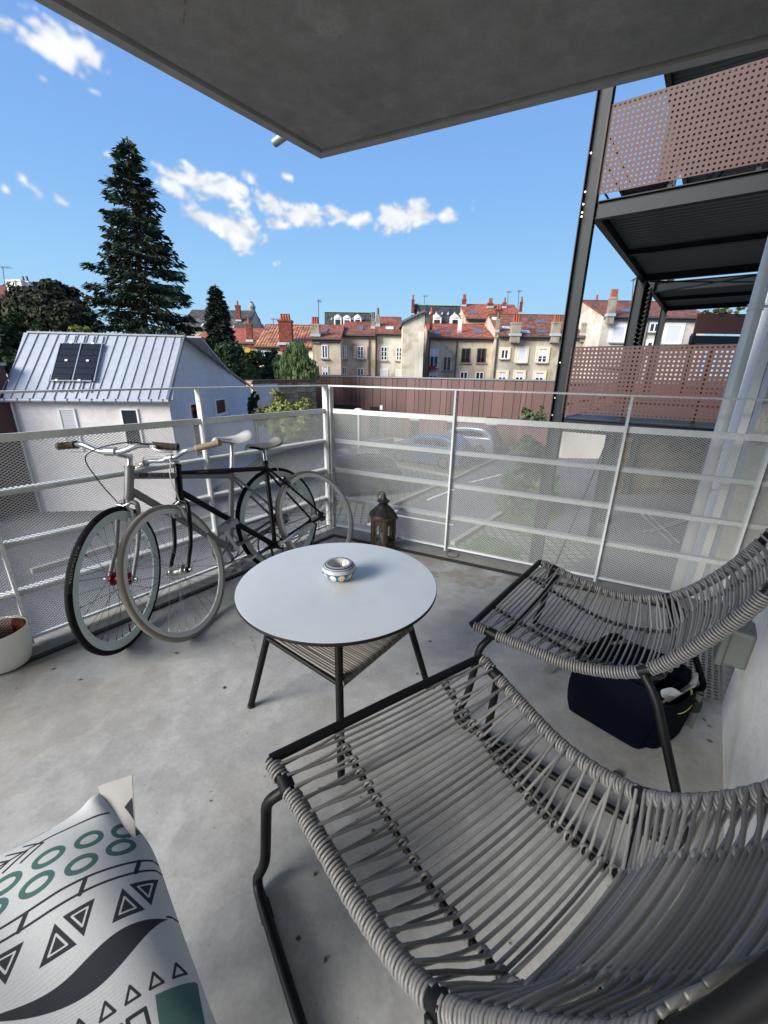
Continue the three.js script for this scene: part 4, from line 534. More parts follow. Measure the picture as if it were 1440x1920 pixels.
  // saddle and post
  const sp = sT.clone().addScaledVector(ax, o.postUp); mk('seat_post', [rod(sT, sp, 0.0135, 0.0135, 16), rod(sp, sp.clone().add(V(-0.012, 0.02, 0)), 0.012), rbox(0.04, 0.02, 0.045, sp.x - 0.012, sp.y + 0.025, 0, 0.006), ...[-1, 1].map(s => tubeThrough([V(sp.x + 0.10, sp.y + 0.045, s * 0.012), V(sp.x + 0.04, sp.y + 0.028, s * 0.02), V(sp.x - 0.05, sp.y + 0.026, s * 0.021), V(sp.x - 0.12, sp.y + 0.05, s * 0.045)], 0.0036, 8))], M.alu, T);
  const sd = o.saddleTilt, hw = u => lerp(0.018, 0.072, sstep(0.32, 0.95, u)) + 0.004 * Math.sin(u * Math.PI), top = u => 0.058 - 0.012 * Math.sin(u * Math.PI * 1.0) + 0.012 * sstep(0.6, 0.95, u) - 0.016 * sstep(0.12, 0, u) + sd * (0.5 - u);
  const shell = (k) => surf(40, 18, (u, v) => { const a = (v - 0.5) * 2, e = Math.sqrt(Math.max(0, 1 - Math.abs(2 * u - 1) ** 9)), z = Math.sin(a * Math.PI / 2) * hw(u) * e, drop = (1 - Math.cos(a * Math.PI / 2)) * lerp(0.02, 0.052, sstep(0.05, 0.7, u)) * k; return V(sp.x + 0.135 - 0.272 * u, sp.y + top(u) - drop - (1 - e) * 0.016, z); });
  const sg = mk('saddle', shell(1), o.saddle, T); mk('saddle_base', surf(30, 8, (u, v) => { const a = (v - 0.5) * 2, z = a * hw(u) * 0.93 * Math.sqrt(Math.max(0, 1 - Math.abs(2 * u - 1) ** 9)); return V(sp.x + 0.13 - 0.262 * u, sp.y + top(u) - lerp(0.012, 0.036, sstep(0.05, 0.7, u)) * Math.abs(a) ** 2 - 0.008, z); }), o.saddleBase, sg);
  // cranks, chain and pedals
  const C = new THREE.Group(); C.name = 'crankset'; C.position.copy(bb); C.rotation.z = o.crank; T.add(C);
  const ring = new THREE.TorusGeometry(0.088, 0.004, 6, 60), teeth = []; for (let i = 0; i < 44; i++) teeth.push(box(0.007, 0.005, 0.003, 0.093, 0, 0).rotateZ(i / 44 * 2 * Math.PI)); const spid = []; for (let i = 0; i < 5; i++) spid.push(box(0.075, 0.014, 0.006, 0.045, 0, 0).rotateZ(i / 5 * 2 * Math.PI));
  const zc = o.driveSide * 0.044; mk('chainring', [ring, ...teeth, ...spid].map(g => g.clone().translate(0, 0, zc)), o.ring, C);
  for (const s of [-1, 1]) { const g = new THREE.CylinderGeometry(0.009, 0.013, 0.165, 14); g.scale(1, 1, 0.7); g.rotateZ(-Math.PI / 2); g.translate(s * 0.0825, 0, s * o.driveSide * 0.062); const arm = mk('crank_arm', [g, rod(V(0, 0, s * o.driveSide * 0.05), V(0, 0, s * o.driveSide * 0.07), 0.0155, 0.0155, 16), rod(V(s * 0.168, 0, s * o.driveSide * 0.052), V(s * 0.168, 0, s * o.driveSide * 0.072), 0.0125, 0.0125, 16)], M.alu, C);
    const pz = s * o.driveSide, px = s * 0.168; const pd = new THREE.Group(); pd.name = 'pedal'; pd.position.set(px, 0, 0); pd.rotation.z = -o.crank - 0.25; C.add(pd); mk('cage', [box(0.09, 0.006, 0.006, 0, 0.012, pz * 0.088), box(0.09, 0.006, 0.006, 0, -0.012, pz * 0.088), box(0.006, 0.03, 0.07, 0.045, 0, pz * 0.122), box(0.006, 0.03, 0.07, -0.045, 0, pz * 0.122), box(0.09, 0.024, 0.006, 0, 0, pz * 0.156), rod(V(0, 0, pz * 0.07), V(0, 0, pz * 0.156), 0.009, 0.009, 12), box(0.012, 0.02, 0.07, 0.022, 0, pz * 0.122), box(0.012, 0.02, 0.07, -0.022, 0, pz * 0.122)], o.pedal, pd); }
  const cz = -0.044 * 1, chZ = o.driveSide * 0.044; mk('chain', [bar(V(ra.x, ra.y + 0.033, chZ), V(bb.x, bb.y + 0.09, chZ), 0.005, 0.009, V(0, 0, 1)), bar(V(ra.x, ra.y - 0.033, chZ), V(bb.x, bb.y - 0.09, chZ), 0.005, 0.009, V(0, 0, 1))].map(g => g), M.chain, T);
  if (o.rearBrake) { const b = topS.clone().lerp(ra, 0.3).add(V(-0.02, 0.02, 0)); mk('rear_brake', [tubeThrough([b.clone().add(V(0.01, 0.02, 0.03)), b, b.clone().add(V(-0.02, -0.03, -0.03)), b.clone().add(V(0.012, -0.055, -0.026))], 0.007, 8), tubeThrough([b.clone().add(V(0.01, 0.02, -0.03)), b.clone().add(V(-0.008, 0, 0)), b.clone().add(V(-0.02, -0.03, 0.03)), b.clone().add(V(0.012, -0.055, 0.026))], 0.007, 8), rbox(0.03, 0.03, 0.03, b.x - 0.005, b.y, 0, 0.008)], M.chain, T); const k = topS.clone().lerp(topH, 0.1); mk('rear_cable', pipe([k.clone().add(V(0, 0.02, 0.02)), topS.clone().add(V(-0.03, 0.045, 0.02)), topS.clone().add(V(-0.09, 0.0, 0.012)), b.clone().add(V(0, 0.03, 0.02))], 0.0025, 24, 6), o.cable, T); }
  return T;
}
const pureTex = textStrip(512, 96, '#7d7f7e', (c, w, h) => { c.fillStyle = '#16171a'; c.font = 'bold 60px sans-serif'; c.textBaseline = 'middle'; c.fillText('PURE FIX', 150, 50); c.beginPath(); c.moveTo(20, 18); c.lineTo(120, 18); c.lineTo(100, 78); c.lineTo(0, 78); c.fill(); c.fillStyle = '#7d7f7e'; c.fillRect(36, 36, 56, 8); c.fillRect(30, 54, 56, 8); });
const slickTex = textStrip(512, 64, '#161618', (c) => { c.fillStyle = '#8f9192'; c.font = 'bold 44px sans-serif'; c.textBaseline = 'middle'; c.fillText('THICKSLICK', 60, 34); });
const webTex = textStrip(512, 64, '#0c0d0f', (c) => { c.fillStyle = '#9a9a98'; c.font = 'italic 30px sans-serif'; c.textBaseline = 'middle'; c.fillText('www.bike', 60, 34); });
bicycle('grey framed bicycle with mint deep rims and black tyres, closest to the railing', { pose: [-0.625, -2.478, 2.154, 0.219, 0.644, 1.009, 0.136, 0.461], tube: 0.0165, frame: M.bikeGrey, fork: M.bikeGrey, clamp: M.bikeGrey, rimDepth: 0.036, rim: M.rimMint, tyre: M.tyreBlack, hub: M.hubRed, spoke: M.spokeBlack, nip: M.black, stemUp: 0.055, stemFwd: 0.14, barPts: [[0, 0, 0], [0, 0.002, 0.05], [-0.01, 0.03, 0.12], [-0.035, 0.036, 0.17], [-0.065, 0.034, 0.27]], gripLen: 0.125, grip: M.gripBrown, plug: M.black, lever: -1, cable: M.cableBlack, saddle: M.saddle, saddleBase: M.black, saddleTilt: -0.008, postUp: 0.155, crank: 4.36, driveSide: 1, ring: M.aluDull, pedal: M.aluDull, decal: { a: 0.06, b: 0.42, t: pureTex, metal: 0.3 }, tyreText: { a0: 0.25, a1: 1.2, q0: 1.45, q1: 0.35, side: -1, t: slickTex } });
bicycle('black framed bicycle with pale grey tyres and tan grips, leaning on the grey one', { pose: [-0.335, -2.536, 2.176, 0.449, 0.428, 1.0, 0.166, 0.528], tube: 0.0145, frame: M.bikeBlack, fork: M.bikeBlack, clamp: M.bikeBlack, rimDepth: 0.022, rim: M.rimGrey, tyre: M.tyreGrey, hub: M.alu, spoke: M.spoke, nip: M.alu, stemUp: 0.035, stemFwd: 0.05, barPts: [[0, 0, 0], [0, 0.0, 0.05], [0.01, 0.01, 0.11], [-0.01, 0.016, 0.16], [-0.05, 0.03, 0.28]], gripLen: 0.125, grip: M.gripTan, plug: M.gripTan, lever: 1, cable: M.cableWhite, saddle: M.saddleGrey, saddleBase: M.black, saddleTilt: -0.004, postUp: 0.09, crank: -0.15, driveSide: 1, ring: M.chain, pedal: M.aluDull, decal: { a: 0.15, b: 0.5, t: webTex, metal: 0.1 }, rearBrake: true });
// ---------------------------------------------------------------- the neighbouring steel balconies
{
  const q0 = V(2.968, 0, -7.005), pd = V(0.827, 0, 0.563).normalize(), e = V(0.611, 0, -0.792); // front direction, depth direction
  const P = (s, d, y) => q0.clone().addScaledVector(pd, s).addScaledVector(e, d).setY(y);
  const bar2 = (a, b, w, h) => bar(a, b, w, h);
  // square-holed panel
  function holed(name, parent, s0, s1, y0, y1, d, cols, rows, hole) {
    const w = s1 - s0, h = y1 - y0, s = new THREE.Shape(); s.moveTo(0, 0); s.lineTo(w, 0); s.lineTo(w, h); s.lineTo(0, h);
    const cx = w / cols, cy = h / rows, k = hole / 2; for (let j = 0; j < rows; j++) for (let i = 0; i < cols; i++) { const x = (i + 0.5) * cx, y = (j + 0.5) * cy, p = new THREE.Path(); p.moveTo(x - k, y - k); p.lineTo(x - k, y + k); p.lineTo(x + k, y + k); p.lineTo(x + k, y - k); s.holes.push(p); }
    const g = new THREE.ExtrudeGeometry(s, { depth: 0.004, bevelEnabled: false }); g.applyMatrix4(new THREE.Matrix4().makeBasis(pd, UP, V(0, 0, 0).crossVectors(pd, UP)).setPosition(P(s0, d, y0))); return wp(name, g, M.rust, parent);
  }
  const S = thing('steel_balcony', 'dark steel balcony frame with rust brown perforated panels on the neighbouring building', 'balcony', P(1, 3, -3.2).toArray());
  const ibeam = (a, b, dep, wid, up) => { const d = b.clone().sub(a).normalize(), s = V(0, 0, 0).crossVectors(d, up).normalize(), h = dep / 2; return [bar(a, b, 0.012, dep - 0.024, up), bar(a.clone().addScaledVector(up, h - 0.006), b.clone().addScaledVector(up, h - 0.006), wid, 0.012, up), bar(a.clone().addScaledVector(up, -h + 0.006), b.clone().addScaledVector(up, -h + 0.006), wid, 0.012, up)]; };
  const dpos = { a: 0, b: 5.05, c: 6.65, d: 10.7 };
  const shift = d => 0.075 * d * 0; // columns stand in a straight row along the depth direction
  for (const [s, d] of [[-0.07, 0.02], [0.02, 5.0], [0.02, 6.55], [0.02, 10.7], [2.6, 10.7]]) { const c = wp('column', ibeam(P(s, d, -3.2), P(s, d, 7.2), 0.2, 0.19, pd), M.steelDark, S); if (d === 0.02) wp('bolt', [0.45, 0.5, 0.62, 0.9, 1.45, 3.45, 3.5, 3.6, 3.75, 4.2].map(y => rod(P(s, d, y).addScaledVector(pd, -0.05).addScaledVector(e, -0.106), P(s, d, y).addScaledVector(pd, -0.05).addScaledVector(e, -0.112), 0.012, 0.012, 6)), M.aluDull, c); }
  for (const [y, n] of [[0.58, 2], [3.62, 2], [6.66, 2]]) {
    for (const [d0, d1] of y > 6 ? [[0.0, 10.75]] : [[0.0, 5.05], [6.65, 10.75]]) {
      for (const dd of [d0, d1]) wp('edge_beam', ibeam(P(0.06, dd, y - 0.11), P(2.75, dd, y - 0.11), 0.22, 0.1, UP), M.steelDark, S);
      wp('side_beam', ibeam(P(0.06, d0, y - 0.11), P(0.06, d1, y - 0.11), 0.22, 0.1, UP), M.steelDark, S);
      wp('cross_beam', ibeam(P(0.1, (d0 + d1) / 2, y - 0.1), P(2.75, (d0 + d1) / 2, y - 0.1), 0.16, 0.09, UP), M.steelDark, S);
      // trapezoidal deck sheet, ribs across the depth
      const st = 0.15, nn = Math.round((d1 - d0 - 0.1) / st); const prof = []; for (let i = 0; i < nn; i++) { const d = d0 + 0.05 + i * st; prof.push([d, 0], [d + 0.05, 0], [d + 0.065, -0.045], [d + 0.125, -0.045], [d + 0.14, 0]); }
      wp('deck_sheet', surf(1, prof.length - 1, (u, v) => { const k = prof[Math.round(v * (prof.length - 1))]; return P(0.1 + u * 2.65, k[0], y - 0.035 + k[1]); }), M.deckDark, S);
      wp('deck', prismXZ([P(0.06, d0 + 0.05, 0), P(2.8, d0 + 0.05, 0), P(2.8, d1 - 0.05, 0), P(0.06, d1 - 0.05, 0)], y - 0.03, y + 0.0), M.deckDark, S);
    }
    if (y < 6) {
      const pn = holed('perforated_panel', S, 0.0, 2.75, y + 0.08, y + 1.1, -0.02, 48, 17, 0.0245);
      wp('handrail', bar(P(0, 0.04, y + 1.1), P(2.75, 0.04, y + 1.1), 0.04, 0.02), M.steelDark, S);
      for (const s of [0.9, 1.8, 2.7]) wp('baluster', bar(P(s, 0.03, y), P(s, 0.03, y + 1.1), 0.012, 0.05, pd), M.steelDark, S);
      const sl = []; for (let k = 0; k < 3; k++) sl.push(bar(P(0.03, 0.12, y + 0.22 + k * 0.3), P(0.03, 5, y + 0.22 + k * 0.3), 0.012, 0.03)); wp('side_rail', sl, M.steelDark, S);
    }
  }
  // louvred stair screen between the two column rows
  for (let i = 0; i < 26; i++) wp('louvre', obox(P(0.02, 5.78, 0.75 + i * 0.11), pd, V(0, 0.8, 0).addScaledVector(pd, 0.6).normalize(), e, 0.006, 0.075, 1.4), M.steelDark, S);
  for (const g of [rod(P(0.2, 5.1, 3.4), P(2.6, 6.6, 3.4), 0.02), rod(P(2.6, 5.1, 3.38), P(0.2, 6.6, 3.38), 0.02), rod(P(0.1, 5.0, 0.3), P(0.1, 0.2, -3.0), 0.02)]) wp('brace', g, M.steelDark, S);
  // furniture legs glimpsed on the upper deck
  const ch = thing('balcony_chair', 'dark folding chair standing on the upper neighbouring steel balcony', 'chair', P(1.3, 0.6, 3.62).toArray(), undefined);
  wp('leg', [rod(P(1.1, 0.4, 3.62), P(1.45, 0.7, 4.05), 0.012), rod(P(1.45, 0.4, 3.62), P(1.1, 0.7, 4.05), 0.012), rod(P(1.1, 0.9, 3.62), P(1.45, 0.9, 4.05), 0.012)], M.blackMatte, ch); wp('seat', prismXZ([P(1.05, 0.35, 0), P(1.5, 0.35, 0), P(1.5, 0.95, 0), P(1.05, 0.95, 0)], 4.05, 4.08), M.blackMatte, ch); wp('backrest', obox(P(1.28, 0.95, 4.3), pd, UP, e, 0.45, 0.4, 0.02), M.blackMatte, ch);
  const tb = thing('balcony_bench', 'low dark slatted bench on the upper neighbouring steel balcony', 'bench', P(0.5, 0.7, 3.62).toArray());
  for (let k = 0; k < 6; k++) wp('slat', bar(P(0.2, 0.45 + k * 0.08, 3.86), P(0.85, 0.45 + k * 0.08, 3.86), 0.05, 0.02), M.blackMatte, tb); wp('leg', [rod(P(0.25, 0.5, 3.62), P(0.25, 0.5, 3.85), 0.02), rod(P(0.8, 0.5, 3.62), P(0.8, 0.5, 3.85), 0.02), rod(P(0.25, 0.8, 3.62), P(0.25, 0.8, 3.85), 0.02), rod(P(0.8, 0.8, 3.62), P(0.8, 0.8, 3.85), 0.02)], M.blackMatte, tb);
  // building carrying them
  const B = thing('building', 'pale building face behind the dark steel balconies, mostly hidden by the downpipe', 'building', P(3, 5, -3.2).toArray());
  wp('wall', prismXZ([P(2.85, -0.9, 0), P(8, -0.9, 0), P(8, 11.5, 0), P(2.85, 11.5, 0)], -3.2, 15), M.stucco, B);
  // ground level under the decks
  { const z = -23, a = at(1062, 780, z), b = at(1132, 840, z), w = thing('rendered_wall', 'pale rendered wall panel seen beneath the lower steel balcony, left of its dark column', 'wall', [(a.x + b.x) / 2, -3.2, z]); wp('wall', box(b.x - a.x, a.y + 3.2, 0.3, (a.x + b.x) / 2, (a.y - 3.2) / 2, z), M.stucco, w); wp('cap', box(b.x - a.x + 0.1, 0.06, 0.4, (a.x + b.x) / 2, a.y + 0.03, z), M.gutter, w); }
  { const z = onY(1215, 925, -3.2).z, a = at(1145, 800, z), b = at(1330, 800, z), w = thing('garden_wall', 'dark mottled stone wall beneath the lower steel balcony near the downpipe', 'wall', [(a.x + b.x) / 2, -3.2, z]); wp('wall', box(b.x - a.x, 2.5, 0.3, (a.x + b.x) / 2, -1.95, z), mat('#5d5b56', 0.95, 0, { map: stoneMap }), w); wp('cap', box(b.x - a.x + 0.1, 0.06, 0.4, (a.x + b.x) / 2, -0.67, z), M.gutter, w); }
  const X = thing('cycle_rack', 'white crossed metal rods standing on the paving beneath the steel balcony', 'rack', onY(1250, 985, -3.2).toArray());
  const gx = (px, py, y = -3.2) => onY(px, py, y); const x1 = gx(1195, 960), x2 = gx(1258, 1022), x3 = gx(1205, 1000), x4 = gx(1275, 978); for (const [a, b] of [[x1, x2], [x3, x4]]) for (const o of [0, 0.22]) wp('rod', rod(a.clone().add(V(o, 0.06, 0)), b.clone().add(V(o, 0.06, 0)), 0.016), M.pvFrame, X);
}
// ---------------------------------------------------------------- ground of the yard
const GY = -3.2, G = (px, py, y = GY) => onY(px, py, y);
{
  struct('ground', new THREE.CircleGeometry(900, 48).rotateX(-Math.PI / 2).translate(0, GY, -60), M.asphalt);
  const sheet = (name, pts, y, m) => struct(name, new THREE.ShapeGeometry(new THREE.Shape(pts.map(p => new THREE.Vector2(p.x, -p.z)))).rotateX(-Math.PI / 2).translate(0, GY + y, 0), m);
  sheet('paving', [G(690, 985), G(830, 915), G(905, 868), G(735, 850), G(640, 880), G(560, 960)], 0.004, M.paver);
  sheet('paving', [G(845, 1020), G(960, 955), G(1120, 1040), G(1010, 1085), G(930, 1065)], 0.004, M.paver);
  sheet('grass', [G(505, 905), G(600, 885), G(655, 862), G(690, 838), G(600, 845), G(505, 850), G(420, 868), G(420, 900)], 0.008, M.grass);
  sheet('grass', [G(850, 1040), G(905, 1000), G(985, 1030), G(960, 1060)], 0.008, M.grass);
  sheet('grass', [G(930, 990), G(960, 900), G(1040, 880), G(1060, 960), G(1000, 1010)], 0.008, M.grass);
  sheet('road', [G(610, 845), G(735, 812), G(1000, 835), G(1000, 805), G(700, 790), G(560, 800)], 0.004, M.asphaltDark);
  const kerb = (pts) => pts.slice(1).map((p, i) => bar(pts[i].clone().add(V(0, 0.05, 0)), p.clone().add(V(0, 0.05, 0)), 0.14, 0.12));
  struct('kerb', kerb([G(730, 952), G(850, 900), G(930, 862), G(985, 842)]), M.kerbStone); struct('kerb', kerb([G(848, 1022), G(958, 954), G(990, 930)]), M.kerbStone); struct('kerb', kerb([G(590, 970), G(700, 878), G(730, 872), G(850, 895)]), M.kerbStone); struct('kerb', kerb([G(60, 1075), G(300, 1000), G(420, 965), G(560, 930)]), M.kerbStone);
  const mk2 = (a, b) => struct('road_marking', bar(a.clone().add(V(0, 0.011, 0)), b.clone().add(V(0, 0.011, 0)), 0.1, 0.003), M.paint); for (const q of [[690, 985, 760, 950], [800, 938, 850, 918], [735, 965, 850, 985], [880, 905, 940, 890]]) mk2(G(q[0], q[1]), G(q[2], q[3]));
  const lw = thing('garden_wall', 'low pale concrete planter wall bending round in front of the blue car', 'wall', G(735, 842).toArray()); const pts = [G(640, 868), G(700, 846), G(737, 838), G(830, 858)]; wp('wall', pts.slice(1).map((p, i) => bar(pts[i].clone().add(V(0, 0.3, 0)), p.clone().add(V(0, 0.3, 0)), 0.2, 0.62)), M.kerbStone, lw);
}
// ---- white house with standing-seam roof
const house = thing('house', 'white house with a pale standing seam metal roof carrying a solar panel', 'house', [-9, GY, -14]);
const hx = { A: V(-11.15, 0, -12.38), B: V(-6.77, 0, -13.02), g: V(0, 0, -1) };
{
  const v = hx.B.clone().sub(hx.A).normalize(), n = V(-v.z, 0, v.x), Y = 0.5; hx.v = v; hx.n = n;
  const D = 8.1, apexD = 1.5, ridgeY = onPl(342, 634, V(-6.77, 0, -14.52), V(0, 0, 1)).y, g = hx.g;
  // ridge follows the photograph's slope: through the gable apex, parallel to the eave
  const F = hx.B.clone().addScaledVector(g, D), E2 = hx.A.clone().addScaledVector(g, D), Ap = hx.B.clone().addScaledVector(g, apexD).setY(ridgeY), Ap2 = hx.A.clone().addScaledVector(g, apexD).setY(ridgeY);
  hx.Ap = Ap; hx.Ap2 = Ap2; hx.Y = Y;
  const quad = (a, b, c, d) => { const q = new THREE.BufferGeometry(); q.setAttribute('position', new THREE.Float32BufferAttribute([a, b, c, a, c, d].flatMap(p => [p.x, p.y, p.z]), 3)); q.computeVertexNormals(); return q; };
  const eF = F.clone().setY(Y - 0.12), y0 = (p, y) => p.clone().setY(y);
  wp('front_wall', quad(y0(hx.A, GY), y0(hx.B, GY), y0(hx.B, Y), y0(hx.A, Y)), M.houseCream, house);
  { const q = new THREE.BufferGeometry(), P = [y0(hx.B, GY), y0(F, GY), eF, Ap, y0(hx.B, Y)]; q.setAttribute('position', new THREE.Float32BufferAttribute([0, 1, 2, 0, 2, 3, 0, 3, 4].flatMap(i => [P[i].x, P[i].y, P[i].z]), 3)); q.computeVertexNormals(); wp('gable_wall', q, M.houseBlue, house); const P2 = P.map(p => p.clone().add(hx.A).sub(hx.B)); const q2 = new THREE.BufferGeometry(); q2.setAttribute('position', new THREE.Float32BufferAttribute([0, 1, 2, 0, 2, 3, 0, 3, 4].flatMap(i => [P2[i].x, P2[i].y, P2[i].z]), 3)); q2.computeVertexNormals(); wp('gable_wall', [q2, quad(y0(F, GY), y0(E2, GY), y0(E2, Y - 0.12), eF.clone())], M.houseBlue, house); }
  // roof: front slope with seams, back slope
  const up = Ap.clone().sub(y0(hx.B, Y)), sl = up.clone().normalize(), rn = V(0, 0, 0).crossVectors(v, sl).normalize(); if (rn.y < 0) rn.negate(); hx.sl = sl; hx.rn = rn;
  const e0 = y0(hx.A, Y).addScaledVector(sl, -0.22).addScaledVector(v, -0.15), len = hx.A.distanceTo(hx.B) + 0.24, SL = up.length() + 0.22; hx.e0 = e0; hx.SL = SL; hx.len = len;
  const roof = wp('roof', [obox(e0.clone().addScaledVector(v, len / 2).addScaledVector(sl, SL / 2).addScaledVector(rn, 0.03), v, rn, V(0, 0, 0).crossVectors(v, rn), len, 0.05, SL)], M.zinc, house);
  { const bs = eF.clone().sub(Ap), bl = bs.length() + 0.15; bs.normalize(); const bn = V(0, 0, 0).crossVectors(v, bs).normalize(); if (bn.y < 0) bn.negate(); wp('back_roof', obox(Ap.clone().add(Ap2).multiplyScalar(0.5).addScaledVector(bs, bl / 2 - 0.02).addScaledVector(bn, 0.03), v, bn, V(0, 0, 0).crossVectors(v, bn), len, 0.05, bl), M.zinc, house); wp('verge', [bar(Ap.clone().addScaledVector(v, 0.09).addScaledVector(bn, 0.035), Ap.clone().addScaledVector(v, 0.09).addScaledVector(bs, bl).addScaledVector(bn, 0.035), 0.02, 0.1, bn)], M.zincDark, house); }
  const ns = 16; for (let i = 0; i <= ns; i++) { const b = e0.clone().addScaledVector(v, 0.02 + i / ns * (len - 0.04)).addScaledVector(rn, 0.068); wp('seam', bar(b, b.clone().addScaledVector(sl, SL - 0.02), 0.012, 0.026, rn), M.seam || (M.seam = mat('#9aa1a8', 0.5, 0.1)), roof); }
  wp('ridge_cap', [bar(Ap2.clone().addScaledVector(v, -0.15).addScaledVector(UP, 0.06), Ap.clone().addScaledVector(v, 0.1).addScaledVector(UP, 0.06), 0.18, 0.05)], M.zinc, house);
  wp('ridge_clip', [...Array(14)].map((_, i) => { const p = Ap2.clone().lerp(Ap, (i + 0.5) / 14); return box(0.03, 0.03, 0.03, p.x, p.y + 0.1, p.z); }), M.zincDark, house);
  wp('verge', bar(e0.clone().addScaledVector(v, len - 0.02).addScaledVector(rn, 0.07), e0.clone().addScaledVector(v, len - 0.02).addScaledVector(sl, SL).addScaledVector(rn, 0.07), 0.08, 0.07, rn), M.zincDark, house);
  const gp = e0.clone().addScaledVector(rn, -0.02).addScaledVector(n, 0.05); wp('gutter', [rod(gp, gp.clone().addScaledVector(v, len), 0.055, 0.055, 12)], M.zinc, house); for (let i = 0; i < 14; i++) { const p = gp.clone().addScaledVector(v, (i + 0.5) / 14 * len); wp('gutter_bracket', obox(p, v, UP, n, 0.015, 0.125, 0.125), M.zincDark, house); }
  const dpt = y0(hx.A, 0).addScaledVector(n, 0.06).addScaledVector(v, 0.06); wp('downpipe', rod(y0(dpt, GY), y0(dpt, Y - 0.1), 0.04, 0.04, 12), M.zinc, house);
  // windows: reveal frame, shutter or glass
  const opening = (p0, dirH, out, w, h, type, sill) => {
    const c = p0.clone().addScaledVector(dirH, w / 2).setY(p0.y - h / 2), rv = [], t = 0.05; const bx = (dx, dy, ww, hh, off, dd) => obox(c.clone().addScaledVector(dirH, dx).add(V(0, dy, 0)).addScaledVector(out, off), dirH, UP, out, ww, hh, dd);
    const wi = wp('window', [bx(-w / 2 + t / 2, 0, t, h, 0.012, 0.05), bx(w / 2 - t / 2, 0, t, h, 0.012, 0.05), bx(0, h / 2 - t / 2, w - 2 * t, t, 0.012, 0.05), bx(0, -h / 2 + t / 2, w - 2 * t, t, 0.012, 0.05)], M.pvc, house);
    if (type === 'shutter') { for (let k = 0; k < 16; k++) wp('slat', bx(0.0, h / 2 - t - (k + 0.5) * (h - 2 * t) / 16, w - 2 * t, (h - 2 * t) / 16 - 0.008, 0.012, 0.02), M.shutter, wi); } else wp('pane', bx(0, 0, w - 2 * t, h - 2 * t, 0.008, 0.01), M.pane, wi);
    if (sill) wp('sill', bx(0, -h / 2 - 0.02, w + 0.1, 0.04, 0.05, 0.12), M.pvc, wi);
    wp('reveal', [bx(-w / 2 - 0.075, 0, 0.14, h + 0.02, 0.004, 0.012)], M.houseCream, wi);
  };
  const wpt = (px, py) => onPl(px, py, hx.A, n), gpt = (px, py) => onPl(px, py, hx.B, V(-g.z, 0, g.x));
  { const a = wpt(108, 766), b = wpt(140, 766); opening(a, v, n, a.distanceTo(b), 1.3, 'shutter'); } { const a = wpt(224, 766), b = wpt(258, 767); opening(a, v, n, a.distanceTo(b), 1.15, 'glass'); }
  const gn = V(-g.z, 0, g.x).normalize(); { const a = gpt(354, 757), b = gpt(369, 756); opening(a, g, gn, a.clone().setY(0).distanceTo(b.clone().setY(0)), 1.9, 'glass'); const c = gpt(402, 749), d = gpt(421, 747); opening(c, g, gn, c.clone().setY(0).distanceTo(d.clone().setY(0)), 0.62, 'glass', true); }
}
{ // solar panel on the front slope
  const { v, sl, rn, e0 } = hx, onR = (px, py) => onPl(px, py, e0.clone().addScaledVector(rn, 0.12), rn);
  const bl = onR(91, 713), br = onR(164, 715), tl = onR(126, 645), trr = onR(196, 645), S = thing('solar_panel', 'black solar panel of two modules clipped onto the white house roof', 'solar panel', bl.toArray());
  const w = (bl.distanceTo(br) + tl.distanceTo(trr)) / 2 * 1.12, h = ((tl.clone().sub(bl).dot(sl)) + (trr.clone().sub(br).dot(sl))) / 2, k = bl.clone().add(br).add(tl).add(trr).multiplyScalar(0.25), third = V(0, 0, 0).crossVectors(v, rn);
  const bx = (x, y, ww, hh, off, d) => obox(k.clone().addScaledVector(v, x).addScaledVector(sl, y).addScaledVector(rn, off), v, rn, third, ww, d, hh);
  for (const s of [-1, 1]) for (let r = 0; r < 6; r++) wp('cell', bx(s * w / 4, (r - 2.5) * h / 6, w / 2 - 0.035, h / 6 - 0.02 - (r === 3 ? 0.0 : 0), 0.012, 0.008), M.pvCell, S);
  wp('frame', [bx(0, h / 2, w, 0.025, 0.006, 0.04), bx(0, -h / 2, w, 0.025, 0.006, 0.04), bx(-w / 2, 0, 0.025, h, 0.006, 0.04), bx(w / 2, 0, 0.025, h, 0.006, 0.04), bx(0, 0, 0.028, h, 0.008, 0.036)], M.pvFrame, S); wp('backsheet', bx(0, 0, w - 0.02, h - 0.02, 0.0, 0.012), M.black, S);
  for (const [x, y] of [[-0.3, -0.5], [0.22, -0.5], [-0.25, 0.02], [0.25, 0.02], [-0.3, 0.5], [0.22, 0.5]]) wp('clip', bx(x * w, y * h, 0.07, 0.06, 0.03, 0.03), M.trimWhite, S);
  for (let i = 0; i < 5; i++) wp('mounting_rail', bx((i - 2) * w / 4.4, 0, 0.03, h + 0.75, -0.045, 0.03), M.zinc, S);
}
{ // brown clad building cut by the left edge
  const B = thing('building', 'brown clad building with a pale parapet at the left edge of the view', 'building', [-14, GY, -12]); const a = V(-11.25, 0, -12.6), b = V(-13.2, 0, -10.2), back = V(-0.77, 0, -0.62);
  wp('wall', prismXZ([a, b, b.clone().addScaledVector(back, 5), a.clone().addScaledVector(back, 5)], GY, 1.28), M.rustWall, B); wp('parapet', prismXZ([a.clone().add(V(0.08, 0, 0)), b.clone().add(V(0.08, 0, 0.1)), b.clone().addScaledVector(back, 5.1), a.clone().addScaledVector(back, 5.1)], 1.28, 1.36), M.zinc, B);
}
